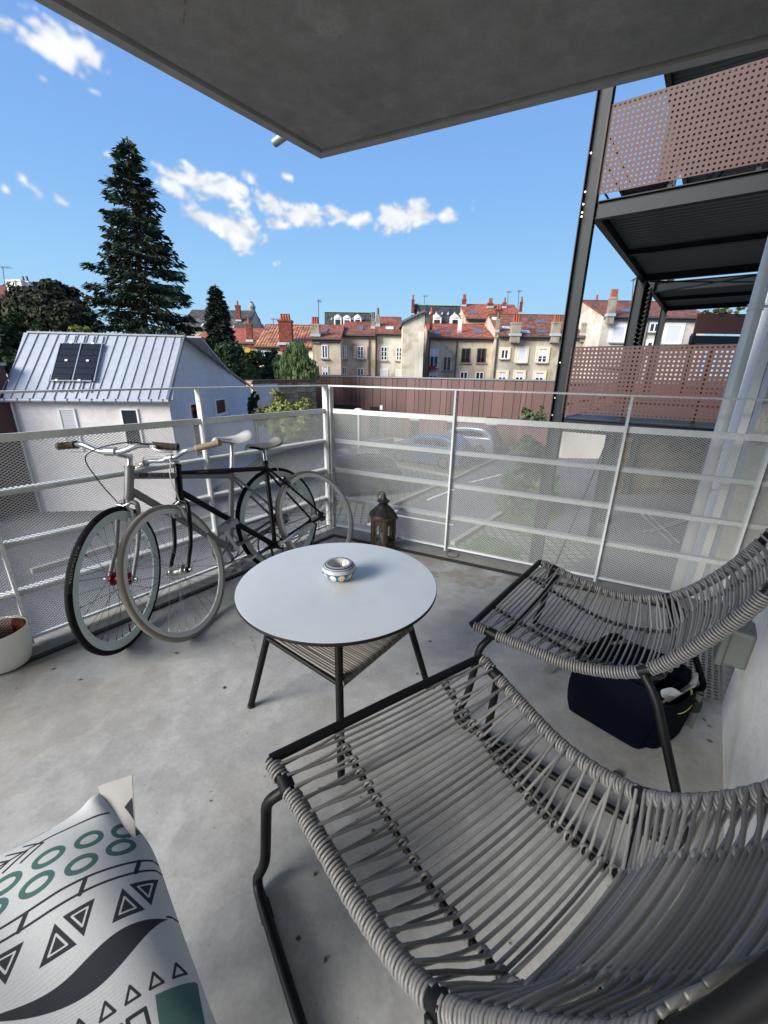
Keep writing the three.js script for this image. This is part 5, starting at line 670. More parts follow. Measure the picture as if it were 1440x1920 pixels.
// ---- long brown clad shed
{
  const a = V(-5.4, 0, -32.4), b = at(1010, 712, -25.6).setY(0), e = b.clone().add(b.clone().sub(a).normalize().multiplyScalar(9)), d = e.clone().sub(a).normalize(), n = V(-d.z, 0, d.x); if (n.z < 0) n.negate();
  const top = 0.95, B = thing('shed', 'long low shed clad in brown vertical metal boards with dark openings', 'shed', [4, GY, -29]);
  const L = a.distanceTo(e), P = (s, y, o = 0) => a.clone().addScaledVector(d, s).addScaledVector(n, o).setY(y);
  wp('core', prismXZ([P(0, 0, 0), P(L, 0, 0), P(L, 0, -9), P(0, 0, -9)], GY, top - 0.1), M.rustWall, B);
  const wds = [0.62, 0.42, 0.3, 0.5, 0.36, 0.7], ms = ['#5c423f', '#563d3a', '#634743', '#594039'].map(c => mat(c, 0.55, 0.1)); let s = 0, i = 0; const sharedG = wds.map(w => new THREE.BoxGeometry(w - 0.03, top - GY - 0.3, 0.05));
  while (s < L - 0.7) { const k = (i * 7 + (i >> 2)) % 6, w = wds[k]; const m = new THREE.Mesh(sharedG[k], ms[(i * 5 + (i >> 1)) % 4]); m.name = 'board'; m.castShadow = m.receiveShadow = true; m.position.copy(P(s + w / 2, (top + GY) / 2 + 0.1, 0.03)).sub(B.position); m.quaternion.setFromUnitVectors(V(1, 0, 0), d); B.add(m); s += w; i++; }
  wp('coping', [bar(P(0, top, -0.1), P(L, top, -0.1), 0.5, 0.07), bar(P(0, top + 0.02, 0.12), P(0, top + 0.02, -9), 0.3, 0.08)], M.zincDark, B); wp('roof', prismXZ([P(0, 0, -0.3), P(L, 0, -0.3), P(L, 0, -9), P(0, 0, -9)], top - 0.1, top - 0.06), M.kerb, B);
  const sOf = (px, py) => { const q = onPl(px, py, a, n); return [q.clone().sub(a).dot(d), q.y]; };
  for (const [x0, x1, yt] of [[606, 678, 757], [695, 711, 762], [770, 788, 774], [840, 852, 777], [913, 934, 781]]) { const A = sOf(x0, yt), Bq = sOf(x1, yt); const o = wp('opening', obox(P((A[0] + Bq[0]) / 2, (A[1] + GY) / 2, 0.075), d, UP, n, Bq[0] - A[0], A[1] - GY, 0.05), M.groove, B); if (x0 > 700) wp('lintel', obox(P((A[0] + Bq[0]) / 2, A[1] - 0.35, 0.115), d, UP, n, Bq[0] - A[0], 0.3, 0.03), M.zinc, o); }
  wp('sign', obox(P(sOf(716, 764)[0], sOf(716, 764)[1], 0.09), d, UP, n, 0.2, 0.3, 0.03), M.trimWhite, B);
}
// ---- stone boundary wall, street lamp
{
  const a = at(472, 726, -21.5).setY(0), b = at(592, 720, -26.8).setY(0), W = thing('stone_wall', 'old pale stone garden wall with a dark coping behind the light green bush', 'wall', a.clone().setY(GY).toArray()); const d = b.clone().sub(a).normalize(), n = V(-d.z, 0, d.x);
  wp('wall', prismXZ([a, b, b.clone().addScaledVector(n, -0.35), a.clone().addScaledVector(n, -0.35)], GY, 0.72), M.stone, W); wp('coping', bar(a.clone().setY(0.75).addScaledVector(n, -0.15), b.clone().setY(0.75).addScaledVector(n, -0.15), 0.5, 0.07), M.gutter, W); wp('render_patch', obox(a.clone().addScaledVector(d, 1.0).addScaledVector(n, 0.03).setY(-1.3), d, UP, n, 2.0, 3.75, 0.05), M.houseCream, W);
  const p = at(672, 768, -16.5), L = thing('street_lamp', 'street lamp with a pale domed head in the yard in front of the brown shed', 'street lamp', [p.x, GY, p.z]); wp('pole', rod(V(p.x, GY, p.z), V(p.x, p.y - 0.15, p.z), 0.045, 0.035, 14), M.galv, L); wp('head', lathe([[0, 0.06], [0.1, 0.05], [0.17, 0.01], [0.18, -0.02], [0.17, -0.03]], 28).translate(p.x, p.y, p.z), M.galv, L); wp('lantern_glass', lathe([[0.1, -0.14], [0.14, -0.05], [0.15, -0.03]], 24).translate(p.x, p.y, p.z), M.glass, L);
}
// ---- terraced houses across the yard
const winM = { frame: M.pvc };
function farHouse(o) {
  const z = o.z, F = (px, py, dz = 0) => at(px, py, z + dz), mid = (o.x0 + o.x1) / 2, X0 = F(o.x0, o.eave).x, X1 = F(o.x1, o.eave).x, YE = F(mid, o.eave).y, dep = o.depth || 4.5, ridgeP = at(mid, o.ridge, z - dep), YR = ridgeP.y;
  const T = thing('house', o.label, 'house', [(X0 + X1) / 2, GY, z], undefined); const wm = plaster(o.wall, o.stain || 7), rm = o.roofMat || tiles(o.roof);
  wp('wall', box(X1 - X0, YE - GY, dep * 2, (X0 + X1) / 2, (YE + GY) / 2, z - dep), wm, T);
  const rx0 = o.rx0 !== undefined ? F(o.rx0, o.eave).x : X0, rx1 = o.rx1 !== undefined ? F(o.rx1, o.eave).x : X1;
  const eF = V(0, YE - 0.05, z + 0.3), rI = V(0, YR, z - dep), sl = rI.clone().sub(eF), SL = sl.length(); sl.normalize(); const nn = V(0, -sl.z, sl.y); const ex = V(1, 0, 0);
  const slab = (nrm, c, s, len) => obox(c, ex, nrm, V(0, 0, 0).crossVectors(ex, nrm), rx1 - rx0, 0.14, len);
  const cx = (rx0 + rx1) / 2, roof = wp('roof', slab(nn, V(cx, (eF.y + rI.y) / 2, (eF.z + rI.z) / 2).addScaledVector(nn, 0.07), sl, SL), rm, T);
  const gable = new THREE.Shape(); gable.moveTo(-dep, 0); gable.lineTo(dep, 0); gable.lineTo(0, YR - YE); const gg = new THREE.ExtrudeGeometry(gable, { depth: X1 - X0 - 0.02, bevelEnabled: false }).rotateY(Math.PI / 2).translate(X0 + 0.01, YE - 0.01, z - dep); wp('gable', gg, wm, T);
  const sb = V(0, sl.y, -sl.z), nb = V(0, nn.y, -nn.z); wp('back_roof', slab(nb, V(cx, (YE + YR) / 2, z - 2 * dep + (YR > YE ? dep / 2 : 0) - 0.15).addScaledVector(nb, 0.07), sb, SL), rm, T);
  wp('ridge', rod(V(rx0, YR + 0.1, z - dep), V(rx1, YR + 0.1, z - dep), 0.11, 0.11, 8), rm, roof);
  wp('gutter', [rod(V(rx0, YE - 0.02, z + 0.36), V(rx1, YE - 0.02, z + 0.36), 0.075, 0.075, 8), box(rx1 - rx0, 0.18, 0.05, cx, YE - 0.14, z + 0.2)], M.gutter, T);
  for (const x of o.pipes || []) { const p = F(x, o.eave); wp('downpipe', rod(V(p.x, GY, z + 0.1), V(p.x, YE - 0.1, z + 0.1), 0.06, 0.06, 8), M.gutter, T); }
  for (const w of o.wins || []) {
    const [x0, y0, x1, y1, kind = 'glass', sur] = w, a = F(x0, y0), b = F(x1, y1), W = b.x - a.x, H = a.y - b.y, cxx = (a.x + b.x) / 2, cy = (a.y + b.y) / 2, t = 0.07, bx = (x, y, ww, hh, dz, d) => box(ww, hh, d, cxx + x, cy + y, z + dz);
    const fm = kind === 'dark' ? M.woodShutter : M.pvc; const fr = [bx(-W / 2 + t / 2, 0, t, H, 0.03, 0.07), bx(W / 2 - t / 2, 0, t, H, 0.03, 0.07), bx(0, H / 2 - t / 2, W - 2 * t, t, 0.03, 0.07), bx(0, -H / 2 + t / 2, W - 2 * t, t, 0.03, 0.07)];
    if (kind !== 'shut') { fr.push(bx(0, 0, 0.08, H - 2 * t, 0.032, 0.07)); if (H > 1.1 && kind !== 'dark') fr.push(bx(0, H * 0.14, W - 2 * t, 0.035, 0.03, 0.06), bx(0, -H * 0.2, W - 2 * t, 0.035, 0.03, 0.06)); }
    const wi = wp('window', fr, fm, T);
    if (kind === 'shut') wp('roller_shutter', bx(0, 0, W - 2 * t, H - 2 * t, 0.03, 0.04), M.shutter, wi); else if (kind === 'brown') wp('shutter_leaf', [bx(-W / 4, 0, W / 2 - 0.06, H - 0.05, 0.07, 0.05), bx(W / 4, 0, W / 2 - 0.06, H - 0.05, 0.07, 0.05)], M.woodShutter, wi); else { wp('pane', [bx(-W / 4, 0, W / 2 - t - 0.02, H - 2 * t, 0.015, 0.02), bx(W / 4, 0, W / 2 - t - 0.02, H - 2 * t, 0.015, 0.02)], M.pane, wi); if (kind === 'half') wp('roller_shutter', bx(0, H * 0.22, W - 2 * t, H * 0.52, 0.05, 0.03), M.shutter, wi); }
    wp('sill', bx(0, -H / 2 - 0.06, W + 0.22, 0.09, 0.08, 0.2), M.kerbStone, wi);
    if (sur) { const s = 0.2; wp('surround', [bx(-W / 2 - s / 2, 0, s, H, 0.02, 0.1), bx(W / 2 + s / 2, 0, s, H, 0.02, 0.1), bx(0, H / 2 + s / 2, W + 2 * s, s, 0.02, 0.1)], sur === 2 ? M.houseCream : o.surM || (o.surM = mat('#d2c3a6', 0.9)), wi); }
    if (w[6]) for (const s of [-1, 1]) if (w[6] === 2 || s < 0) wp('shutter_leaf', bx(s * (W * 0.75 + 0.05), 0, W / 2, H, 0.06, 0.05), M.pinkShutter, wi);
    if (w[7]) wp('window_guard', [bx(0, -H / 2 + 0.28, W, 0.03, 0.2, 0.03), ...[...Array(7)].map((_, k) => bx(-W / 2 + k * W / 6, -H / 2 + 0.14, 0.02, 0.28, 0.2, 0.02))], M.black, wi);
  }
  const rp0 = V(0, YE - 0.05, z + 0.3).addScaledVector(nn, 0.15);
  for (const s of o.sky || []) { const a = onPl(s[0], s[3], rp0, nn), b = onPl(s[2], s[1], rp0, nn), W = b.x - a.x, H = V(0, b.y - a.y, b.z - a.z).length(), c = V((a.x + b.x) / 2, (a.y + b.y) / 2, (a.z + b.z) / 2), th = V(0, 0, 0).crossVectors(ex, nn); const k = wp('skylight', obox(c, ex, nn, th, W, 0.1, H), M.zincDark, roof); wp('pane', obox(c.clone().addScaledVector(nn, 0.055), ex, nn, th, W - 0.14, 0.015, H - 0.14), s[4] ? M.shutter : M.paneSky, k); }
  for (const c of o.chim || []) chimney(T, c, onPl((c[0] + c[2]) / 2, c[3], rp0, nn).z);
  return T;
}
function chimney(T, c, z) { // [x0, ytop, x1, ybase, material, pots]
  const a = at(c[0], c[3], z), b = at(c[2], c[1], z), W = b.x - a.x, H = b.y - a.y + 0.6, m = c[4] === 'b' ? M.brick : c[4] === 'w' ? M.houseCream : M.chimStone || (M.chimStone = plaster('#a39a8b', 3)), cx = (a.x + b.x) / 2; const k = wp('chimney', [box(W, H, W * 0.7, cx, b.y - H / 2, z), box(W * 1.12, 0.16, W * 0.82, cx, b.y + 0.02, z)], m, T); wp('flashing', box(W * 1.25, 0.22, W * 0.95, cx, a.y + 0.05, z), M.zinc, k);
  for (let i = 0; i < (c[5] || 0); i++) wp('chimney_pot', lathe([[0.13, 0], [0.1, 0.5], [0.13, 0.55]], 10).translate(cx + ((i + 0.5) / c[5] - 0.5) * W * 0.8, b.y + 0.1, z), c[4] === 'b' || c[5] > 2 ? M.terraPot || (M.terraPot = mat('#8f4a38', 0.9)) : M.gutter, k);
}
farHouse({ label: 'yellow house with a bright red roof, half hidden by the slim conifer', z: -46, x0: 366, x1: 479, eave: 643, ridge: 618, rx0: 361, rx1: 486, wall: '#d9b96a', stain: 9, roof: '#c8664a', wins: [[447, 648, 458, 663], [374, 648, 386, 664]], chim: [[464, 609, 472, 640, 'b', 1]] });
farHouse({ label: 'cream house with an orange pantile roof and a big red brick chimney', z: -42, x0: 477, x1: 586, eave: 651, ridge: 612, wall: '#e8dfc8', roofMat: mat('#c9855f', 0.9, 0, { map: panTileMap, bumpMap: panTileMap, bumpScale: 0.08 }), wins: [[490, 657, 502, 681]], sky: [[556, 635, 567, 641]], chim: [[526, 603, 547, 646, 'b', 4]] });
farHouse({ label: 'low tan house end with one tall window and two flues on a stone chimney', z: -38.5, x0: 588, x1: 638, eave: 636, ridge: 613, depth: 3.5, rx0: 583, rx1: 640, wall: '#dccdb8', roof: '#b4684c', wins: [[603, 647, 615, 672], [604, 687, 616, 708, 'half']], chim: [[584, 610, 599, 630, 's', 3]], sky: [[606, 617, 616, 623]] });
farHouse({ label: 'tan house with pink shutters beside its upper window and three skylights', z: -40.5, x0: 638, x1: 704, eave: 629, ridge: 607, wall: '#d9c8b0', roof: '#ad6046', pipes: [640, 692], wins: [[642, 648, 650, 673, 'glass'], [670, 649, 682, 673, 'glass', 0, 2], [642, 688, 650, 703], [670, 690, 682, 706]], sky: [[631, 613, 650, 618], [629, 619, 649, 624], [672, 614, 682, 619]], chim: [[696, 600, 703, 615, 's', 2]] });
farHouse({ label: 'grey white house with weathered render and a pale skylight, left of the blank tower', z: -41, x0: 705, x1: 755, eave: 626, ridge: 598, wall: '#dcd7ca', roof: '#b56447', pipes: [706], wins: [[714, 650, 726, 676, 'glass', 0, 1], [743, 651, 753, 676], [713, 692, 727, 710, 'shut'], [742, 692, 751, 710, 'shut']], sky: [[722, 613, 739, 618.5, 1]], chim: [[705, 592, 712, 611, 's', 1]] });
{ // blank tower wing with a mono-pitch zinc roof
  const z = -37.5, A = at(753, 707, z), B = at(792, 700, z), yl = at(754, 606, z).y, yr = at(793, 586, z).y, T = thing('house', 'blank cream tower-like house wing with a slanted grey roof', 'house', [(A.x + B.x) / 2, GY, z]); const s = new THREE.Shape(); s.moveTo(A.x, GY); s.lineTo(B.x, GY); s.lineTo(B.x, yr); s.lineTo(A.x, yl); const g = new THREE.ExtrudeGeometry(s, { depth: 5, bevelEnabled: false }).translate(0, 0, z - 5); wp('wall', g, plaster('#e6dcc8', 6), T);
  const d = V(B.x - A.x, yr - yl, 0).normalize(), n = V(-d.y, d.x, 0), W = Math.hypot(B.x - A.x, yr - yl) + 0.3; wp('roof', obox(V((A.x + B.x) / 2 - 0.1, (yl + yr) / 2, z - 2.4).addScaledVector(n, 0.08), d, n, V(0, 0, 1), W, 0.16, 5.3), M.zincDark, T);
}
farHouse({ label: 'stained tan house with laundry hanging under a half lowered white shutter', z: -41.5, x0: 804, x1: 932, eave: 634, ridge: 611, wall: '#d8c9b2', stain: 5, roof: '#c96c4a', pipes: [806, 857], wins: [[807, 653, 820, 690, 'half'], [832, 669, 844, 695, 'brown'], [866, 653, 880, 680, 'dark', 0, 0, 1], [895, 653, 909, 680, 'dark', 0, 0, 1], [805, 697, 819, 712, 'half'], [863, 697, 876, 712], [892, 697, 906, 712]], sky: [[814, 622, 825, 627], [836, 620, 844, 624], [888, 618.5, 902, 625]], chim: [[858, 601, 866, 623, 'w', 0], [921, 597, 930, 622, 'w', 0], [805, 590, 812, 622, 'b', 1]] });
farHouse({ label: 'grey brown house with cream window surrounds and five skylights', z: -40, x0: 933, x1: 1142, eave: 632, ridge: 594, wall: '#c4bba9', roof: '#a0634b', pipes: [932], surM: null, wins: [[940, 655, 952, 673, 'glass', 1], [971, 654, 985, 680, 'shut', 1], [1010, 654, 1024, 680, 'half', 1], [935, 698, 948, 716, 'half', 1], [967, 698, 980, 716, 'half', 1], [1004, 699, 1018, 717, 'half', 1]], sky: [[942, 612.5, 956, 617.5, 1], [978, 620, 992, 625.5, 1], [1007, 601.5, 1022, 606], [1008, 619.5, 1023, 624.5], [1088, 601, 1099, 605.5], [1100, 617, 1113, 621.5, 1]], chim: [[957, 607, 976, 629, 's', 3], [1033, 606, 1051, 629, 's', 3], [1088, 608, 1099, 628, 's', 0], [929, 600, 937, 622, 's', 1]] });
farHouse({ label: 'pale grey house with a tall stone chimney behind the steel columns', z: -37, x0: 1131, x1: 1330, eave: 596, ridge: 569, wall: '#d6cec4', roof: '#9a5c48', pipes: [1216], wins: [[1149, 612, 1168, 642, 'shut', 2], [1219, 606, 1234, 623, 'glass', 2], [1252, 610, 1272, 645, 'shut', 2], [1214, 641, 1230, 658, 'glass', 2]], sky: [[1172, 580, 1182, 586]], chim: [[1138, 560, 1156, 592, 's', 5]] });
{ // laundry below the shutter
  const z = -41.2, T = thing('laundry', 'washing and a red cloth hanging from a window of the stained tan house', 'laundry', at(813, 694, z).toArray()); let i = 0; for (const [x0, y0, x1, y1, c] of [[808, 669, 812, 684, '#2d3550'], [812, 669, 816, 686, '#8f98a8'], [816, 669, 820, 682, '#3a3f4c'], [804, 686, 816, 693, '#a92430']]) { const a = at(x0, y0, z), b = at(x1, y1, z); wp('cloth', surf(6, 6, (u, v) => V(lerp(a.x, b.x, u), lerp(a.y, b.y, v), z + 0.04 * Math.sin(u * 9 + i) + 0.03 * v)), mat(c, 0.9), T); i++; }
  wp('line', rod(at(804, 669, z), at(822, 669, z), 0.01), M.black, T);
}
// houses standing further back
function backRoof(label, z, x0, x1, eave, ridge, wall, rm, extra = {}) { return farHouse({ label, z, x0, x1, eave, ridge, wall, roofMat: rm, depth: extra.depth || 5, ...extra }); }
backRoof('far house with a grey slate roof and a pale gable, left of the church spire', -62, 335, 462, 617, 584, '#cfc6b4', mat('#6d6560', 0.8, 0, { map: slateMap }), { sky: [[375, 607, 384, 613, 1], [434, 611, 441, 617, 1]], chim: [[444, 574, 450, 602, 'b', 1]] });
function mansard(label, z, x0, x1, yt, yb, n, big) {
  const A = at(x0, yb, z), B = at(x1, yb, z), yT = at((x0 + x1) / 2, yt, z - 1.2).y, T = thing('house', label, 'house', [(A.x + B.x) / 2, GY, z]); const yB = A.y - 4; wp('wall', box(B.x - A.x, yB - GY, 8, (A.x + B.x) / 2, (yB + GY) / 2, z - 4.4), plaster('#bdb2a0', 8), T);
  const s = new THREE.Shape(); s.moveTo(0, yB); s.lineTo(-1.4, yT); s.lineTo(-7.4, yT); s.lineTo(-8.8, yB); const roof = wp('roof', new THREE.ExtrudeGeometry(s, { depth: B.x - A.x, bevelEnabled: false }).rotateY(-Math.PI / 2).scale(1, 1, 1).translate(B.x, 0, z).applyMatrix4(new THREE.Matrix4()), M.slate, T);
  wp('ridge_trim', [box(B.x - A.x + 0.1, 0.16, 0.25, (A.x + B.x) / 2, yT + 0.05, z - 1.4)], M.copper, roof);
  for (let i = 0; i < n; i++) { const x = lerp(A.x, B.x, (i + 0.7) / (n + 0.4)); wp('vent', lathe([[0, 0.35], [0.14, 0.05], [0.16, 0]], 8).rotateX(0.4).translate(x, yT - 1.05, z - 1.1), M.zinc, roof); }
  for (const [px, py] of big) { const p = at(px, py, z - 0.5); const d = wp('dormer', [box(1.1, 1.9, 1.6, p.x, p.y - 0.5, z - 0.7), lathe([[0, 0.55], [0.5, 0.25], [0.66, 0]], 12).translate(p.x, p.y + 0.45, z - 0.4)], M.houseCream, roof); wp('pane', box(0.7, 1.1, 0.05, p.x, p.y - 0.35, z + 0.12), M.pane, d); }
  return T;
}
mansard('slate mansard roof with a green copper ridge behind the tan houses', -66, 607, 694, 585, 612, 4, [[634, 603], [651, 604], [671, 603]]);
{ const T = mansard('dark slate roof with two white dormers behind the blank tower', -56, 776, 872, 572, 618, 8, [[818, 604], [852, 604]]); chimney(T, [771, 564, 777, 590, 'b', 1], -57); }
backRoof('red tiled roof with brick chimneys rising behind the stained tan house', -53, 873, 984, 599, 574, '#c9bca0', tiles('#c66c4e'), { sky: [[880, 584, 894, 589]], chim: [[866, 563, 874, 574, 'b', 2], [914, 570, 924, 577, 'b', 2], [942, 569, 949, 577, 'b', 1], [973, 568, 980, 588, 'b', 1], [928, 582, 942, 596, 'b', 2]] });
{ const z = -48, p = at(1104, 588, z), T = thing('house', 'small blue slate pavilion roof with a brick chimney left of the pale grey house', 'house', [p.x, GY, z]); wp('wall', box(3, p.y - GY - 0.5, 3, p.x, (p.y - 0.5 + GY) / 2, z), plaster('#b8ab98'), T); const g = new THREE.CylinderGeometry(0.75, 1.75, 1.7, 4).rotateY(Math.PI / 4).translate(p.x, p.y + 0.2, z); wp('roof', g.toNonIndexed(), M.slate, T); chimney(T, [1113, 566, 1119, 590, 'b', 1], z); }
{ // house at the far left behind the trees
  farHouse({ label: 'pale house with a red roof and white chimneys at the far left edge', z: -52, x0: -60, x1: 44, eave: 560, ridge: 538, wall: '#d6d0c2', roof: '#a5523f', wins: [[2, 585, 12, 605, 'shut']], chim: [[20, 528, 32, 548, 'w', 0], [33, 527, 43, 548, 'w', 0], [44, 530, 58, 546, 'w', 2]] });
}
{ // church lantern far away
  const z = -190, p = at(475.5, 612, z), b = at(475.5, 583, z), H = b.y - p.y, T = thing('church_spire', 'distant church lantern tower with a small dome and spire', 'church spire', [p.x, GY, z]); const m = plaster('#a9a49c', 8);
  wp('tower', box(7, p.y - GY + 1, 7, p.x, (p.y + 1 + GY) / 2, z), m, T); wp('dome', lathe([[3.3, 0], [3.3, 1.6], [2.9, 3.0], [1.9, 4.4], [1.3, 5.2]], 16).translate(p.x, p.y, z), M.slate, T); wp('lantern', lathe([[1.3, 5.1], [1.3, 7.2], [1.6, 7.4], [0.9, 8.6], [0.35, 9.6], [0.12, H], [0, H + 1.5]], 12).translate(p.x, p.y, z), m, T); for (let i = 0; i < 5; i++) wp('window', box(0.9, 1.6, 0.4, p.x - 2.2 + i * 1.1, p.y + 0.2, z + 3.4 - Math.abs(i - 2) * 0.35), M.pane, T);
}
{ // rooftop aerials
  for (const [x, y0, y1, z, w, k] of [[597, 563, 606, -41, 5, 0], [512, 597, 612, -46, 12, 1], [796, 554, 570, -57, 5, 2], [953, 546, 572, -53, 6, 3], [973, 545, 570, -53, 4, 4], [1188, 523, 576, -38, 3, 5], [5, 500, 535, -50, 14, 6]]) { const a = at(x, y1, z), b = at(x, y0, z), T = thing('aerial', ['tall thin aerial mast above the low tan house', 'wide aerial on the ridge of the cream house', 'small aerial above the dark slate roof', 'aerial on the red roof, left of a matching mast', 'plain mast on the red roof near its right chimney', 'thin mast above the pale grey house beside the steel column', 'stacked aerial at the far left edge above the pale house'][k], 'aerial', a.toArray()); wp('mast', rod(a.clone().add(V(0, -1.5, 0)), b, 0.035, 0.035, 6), M.gutter, T); const q = at(x + w, y0 + 3, z), n = 4; wp('element', [rod(V(b.x - (q.x - b.x) * 0.3, b.y - 0.1, z), V(q.x, b.y - 0.1, z), 0.02, 0.02, 5), ...[...Array(n)].map((_, i) => { const xx = lerp(b.x - (q.x - b.x) * 0.3, q.x, i / (n - 1)); return rod(V(xx, b.y - 0.1, z - 0.35), V(xx, b.y - 0.1 + 0.12, z + 0.35), 0.016, 0.016, 5); })], M.gutter, T); }
}
{ // far balcony with rust panel seen past the steel frame
  const z = -18, a = at(1296, 640, z), b = at(1395, 640, z), y0 = at(1340, 626, z).y, y1 = at(1340, 588, z).y, yb = at(1340, 645, z).y, T = thing('balcony', 'far brown perforated balcony with plants on top, left of the downpipe', 'balcony', [(a.x + b.x) / 2, yb, z]); wp('panel', box(b.x - a.x, y1 - y0, 0.05, (a.x + b.x) / 2, (y0 + y1) / 2, z), M.rust, T); wp('beam', [box(b.x - a.x + 0.1, y0 - yb - 0.08, 0.16, (a.x + b.x) / 2, (y0 + yb) / 2 - 0.04, z)], M.steelDark, T); wp('deck', box(b.x - a.x, 0.1, 3, (a.x + b.x) / 2, yb - 0.05, z - 1.6), M.deckDark, T); wp('column', [rod(V(a.x + 0.1, GY, z - 0.1), V(a.x + 0.1, y0, z - 0.1), 0.09)], M.steelDark, T);
}
// ---------------------------------------------------------------- trees and bushes
function leafGeo(list) { const g = new THREE.BufferGeometry(); g.setAttribute('position', new THREE.Float32BufferAttribute(list.p, 3)); g.setAttribute('color', new THREE.Float32BufferAttribute(list.c, 3)); g.computeVertexNormals(); return g; }
function leafMesh(name, list, parent) { const g = leafGeo(list), q = parent.position; g.translate(-q.x, -q.y, -q.z); const m = new THREE.Mesh(g, M.leaf || (M.leaf = mat('#ffffff', 0.95, 0, { vertexColors: true, physical: true, specularIntensity: 0.25 }))); m.name = name; m.castShadow = m.receiveShadow = true; parent.add(m); return m; }
function quadLeaf(L, c, a, b, col) { const f = (s, t) => [c.x + a.x * s + b.x * t, c.y + a.y * s + b.y * t, c.z + a.z * s + b.z * t]; const A = f(-1, 0), B = f(0, 1), C = f(1, 0), D = f(0, -1); L.p.push(...A, ...D, ...C, ...A, ...C, ...B); for (let i = 0; i < 6; i++) L.c.push(...col); }
const rv = r => V(r() * 2 - 1, r() * 2 - 1, r() * 2 - 1).normalize();
function conifer(label, base, H, R, seed, cols, o = {}) {
  const r = rng(seed), T = thing('conifer', label, 'conifer', base.toArray()), L = { p: [], c: [] }, br = [];
  const ln0 = o.lean || 0; wp('trunk', tubeThrough([base.clone(), base.clone().add(V(ln0 * 0.5, H * 0.5, 0)), base.clone().add(V(ln0, H, 0))], [H * 0.018, H * 0.011, 0.03], 10), M.bark, T);
  const lev = o.levels || 46; for (let k = 0; k < lev; k++) {
    const t = (o.t0 || 0.06) + (1 - (o.t0 || 0.06)) * Math.pow(k / lev, 0.92), y = base.y + H * t, rad0 = R * (o.prof ? o.prof(t) : Math.pow(1 - t, 0.86)) + 0.12, nb = o.nb || 9;
    for (let i = 0; i < nb; i++) {
      const az = i / nb * 6.283 + k * 2.4 + r() * 0.5, rad = rad0 * (0.62 + 0.5 * r()), tilt = (o.tilt === undefined ? -0.22 : o.tilt) + 0.42 * t + (r() - 0.5) * 0.25, d = V(Math.cos(az), 0, Math.sin(az)), yy = y + (r() - 0.5) * H / lev * 1.6, c0 = V(base.x + ln0 * t, yy, base.z);
      const P = s => c0.clone().addScaledVector(d, rad * s).add(V(0, rad * (tilt * s - (o.droop || 0.16) * s * s + 0.12 * s * s * s * s), 0)); if (rad > 0.5) br.push(tubeThrough([P(0), P(0.5), P(0.92)], [0.035, 0.022, 0.008], 4));
      const nS = Math.max(4, Math.round(rad * (o.dens || 13))); for (let q = 0; q < nS; q++) { const s = 0.12 + 0.9 * Math.sqrt((q + r()) / nS), p = P(Math.min(1.02, s)), w = rad * 0.20 * (1 - 0.65 * s) + 0.10, side = V(-d.z, 0, d.x), off = (r() * 2 - 1); p.addScaledVector(side, off * w * 1.5).add(V(0, -0.06 - Math.abs(off) * 0.10 * w - 0.12 * r(), 0)); const ln = (o.leaf || 0.22) * (0.7 + 0.7 * r()), dir = d.clone().multiplyScalar(0.75).addScaledVector(side, off * 1.1).add(V(0, -0.45 - 0.35 * r() + 0.5 * t, 0)).normalize(), wd = V(0, 0, 0).crossVectors(dir, rv(r)).normalize(); const c = cols[Math.floor(r() * cols.length)], f = 0.75 + 0.5 * r(); for (let e = 0; e < 2; e++) { const dd = dir.clone().add(rv(r).multiplyScalar(0.5)).normalize(); quadLeaf(L, p.clone().add(rv(r).multiplyScalar(0.07)), dd.multiplyScalar(ln), wd.clone().multiplyScalar(ln * 0.27), [c[0] * f, c[1] * f, c[2] * f]); } }
    }
  }
  wp('branches', br, M.bark, T); leafMesh('crown', L, T); return T;
}
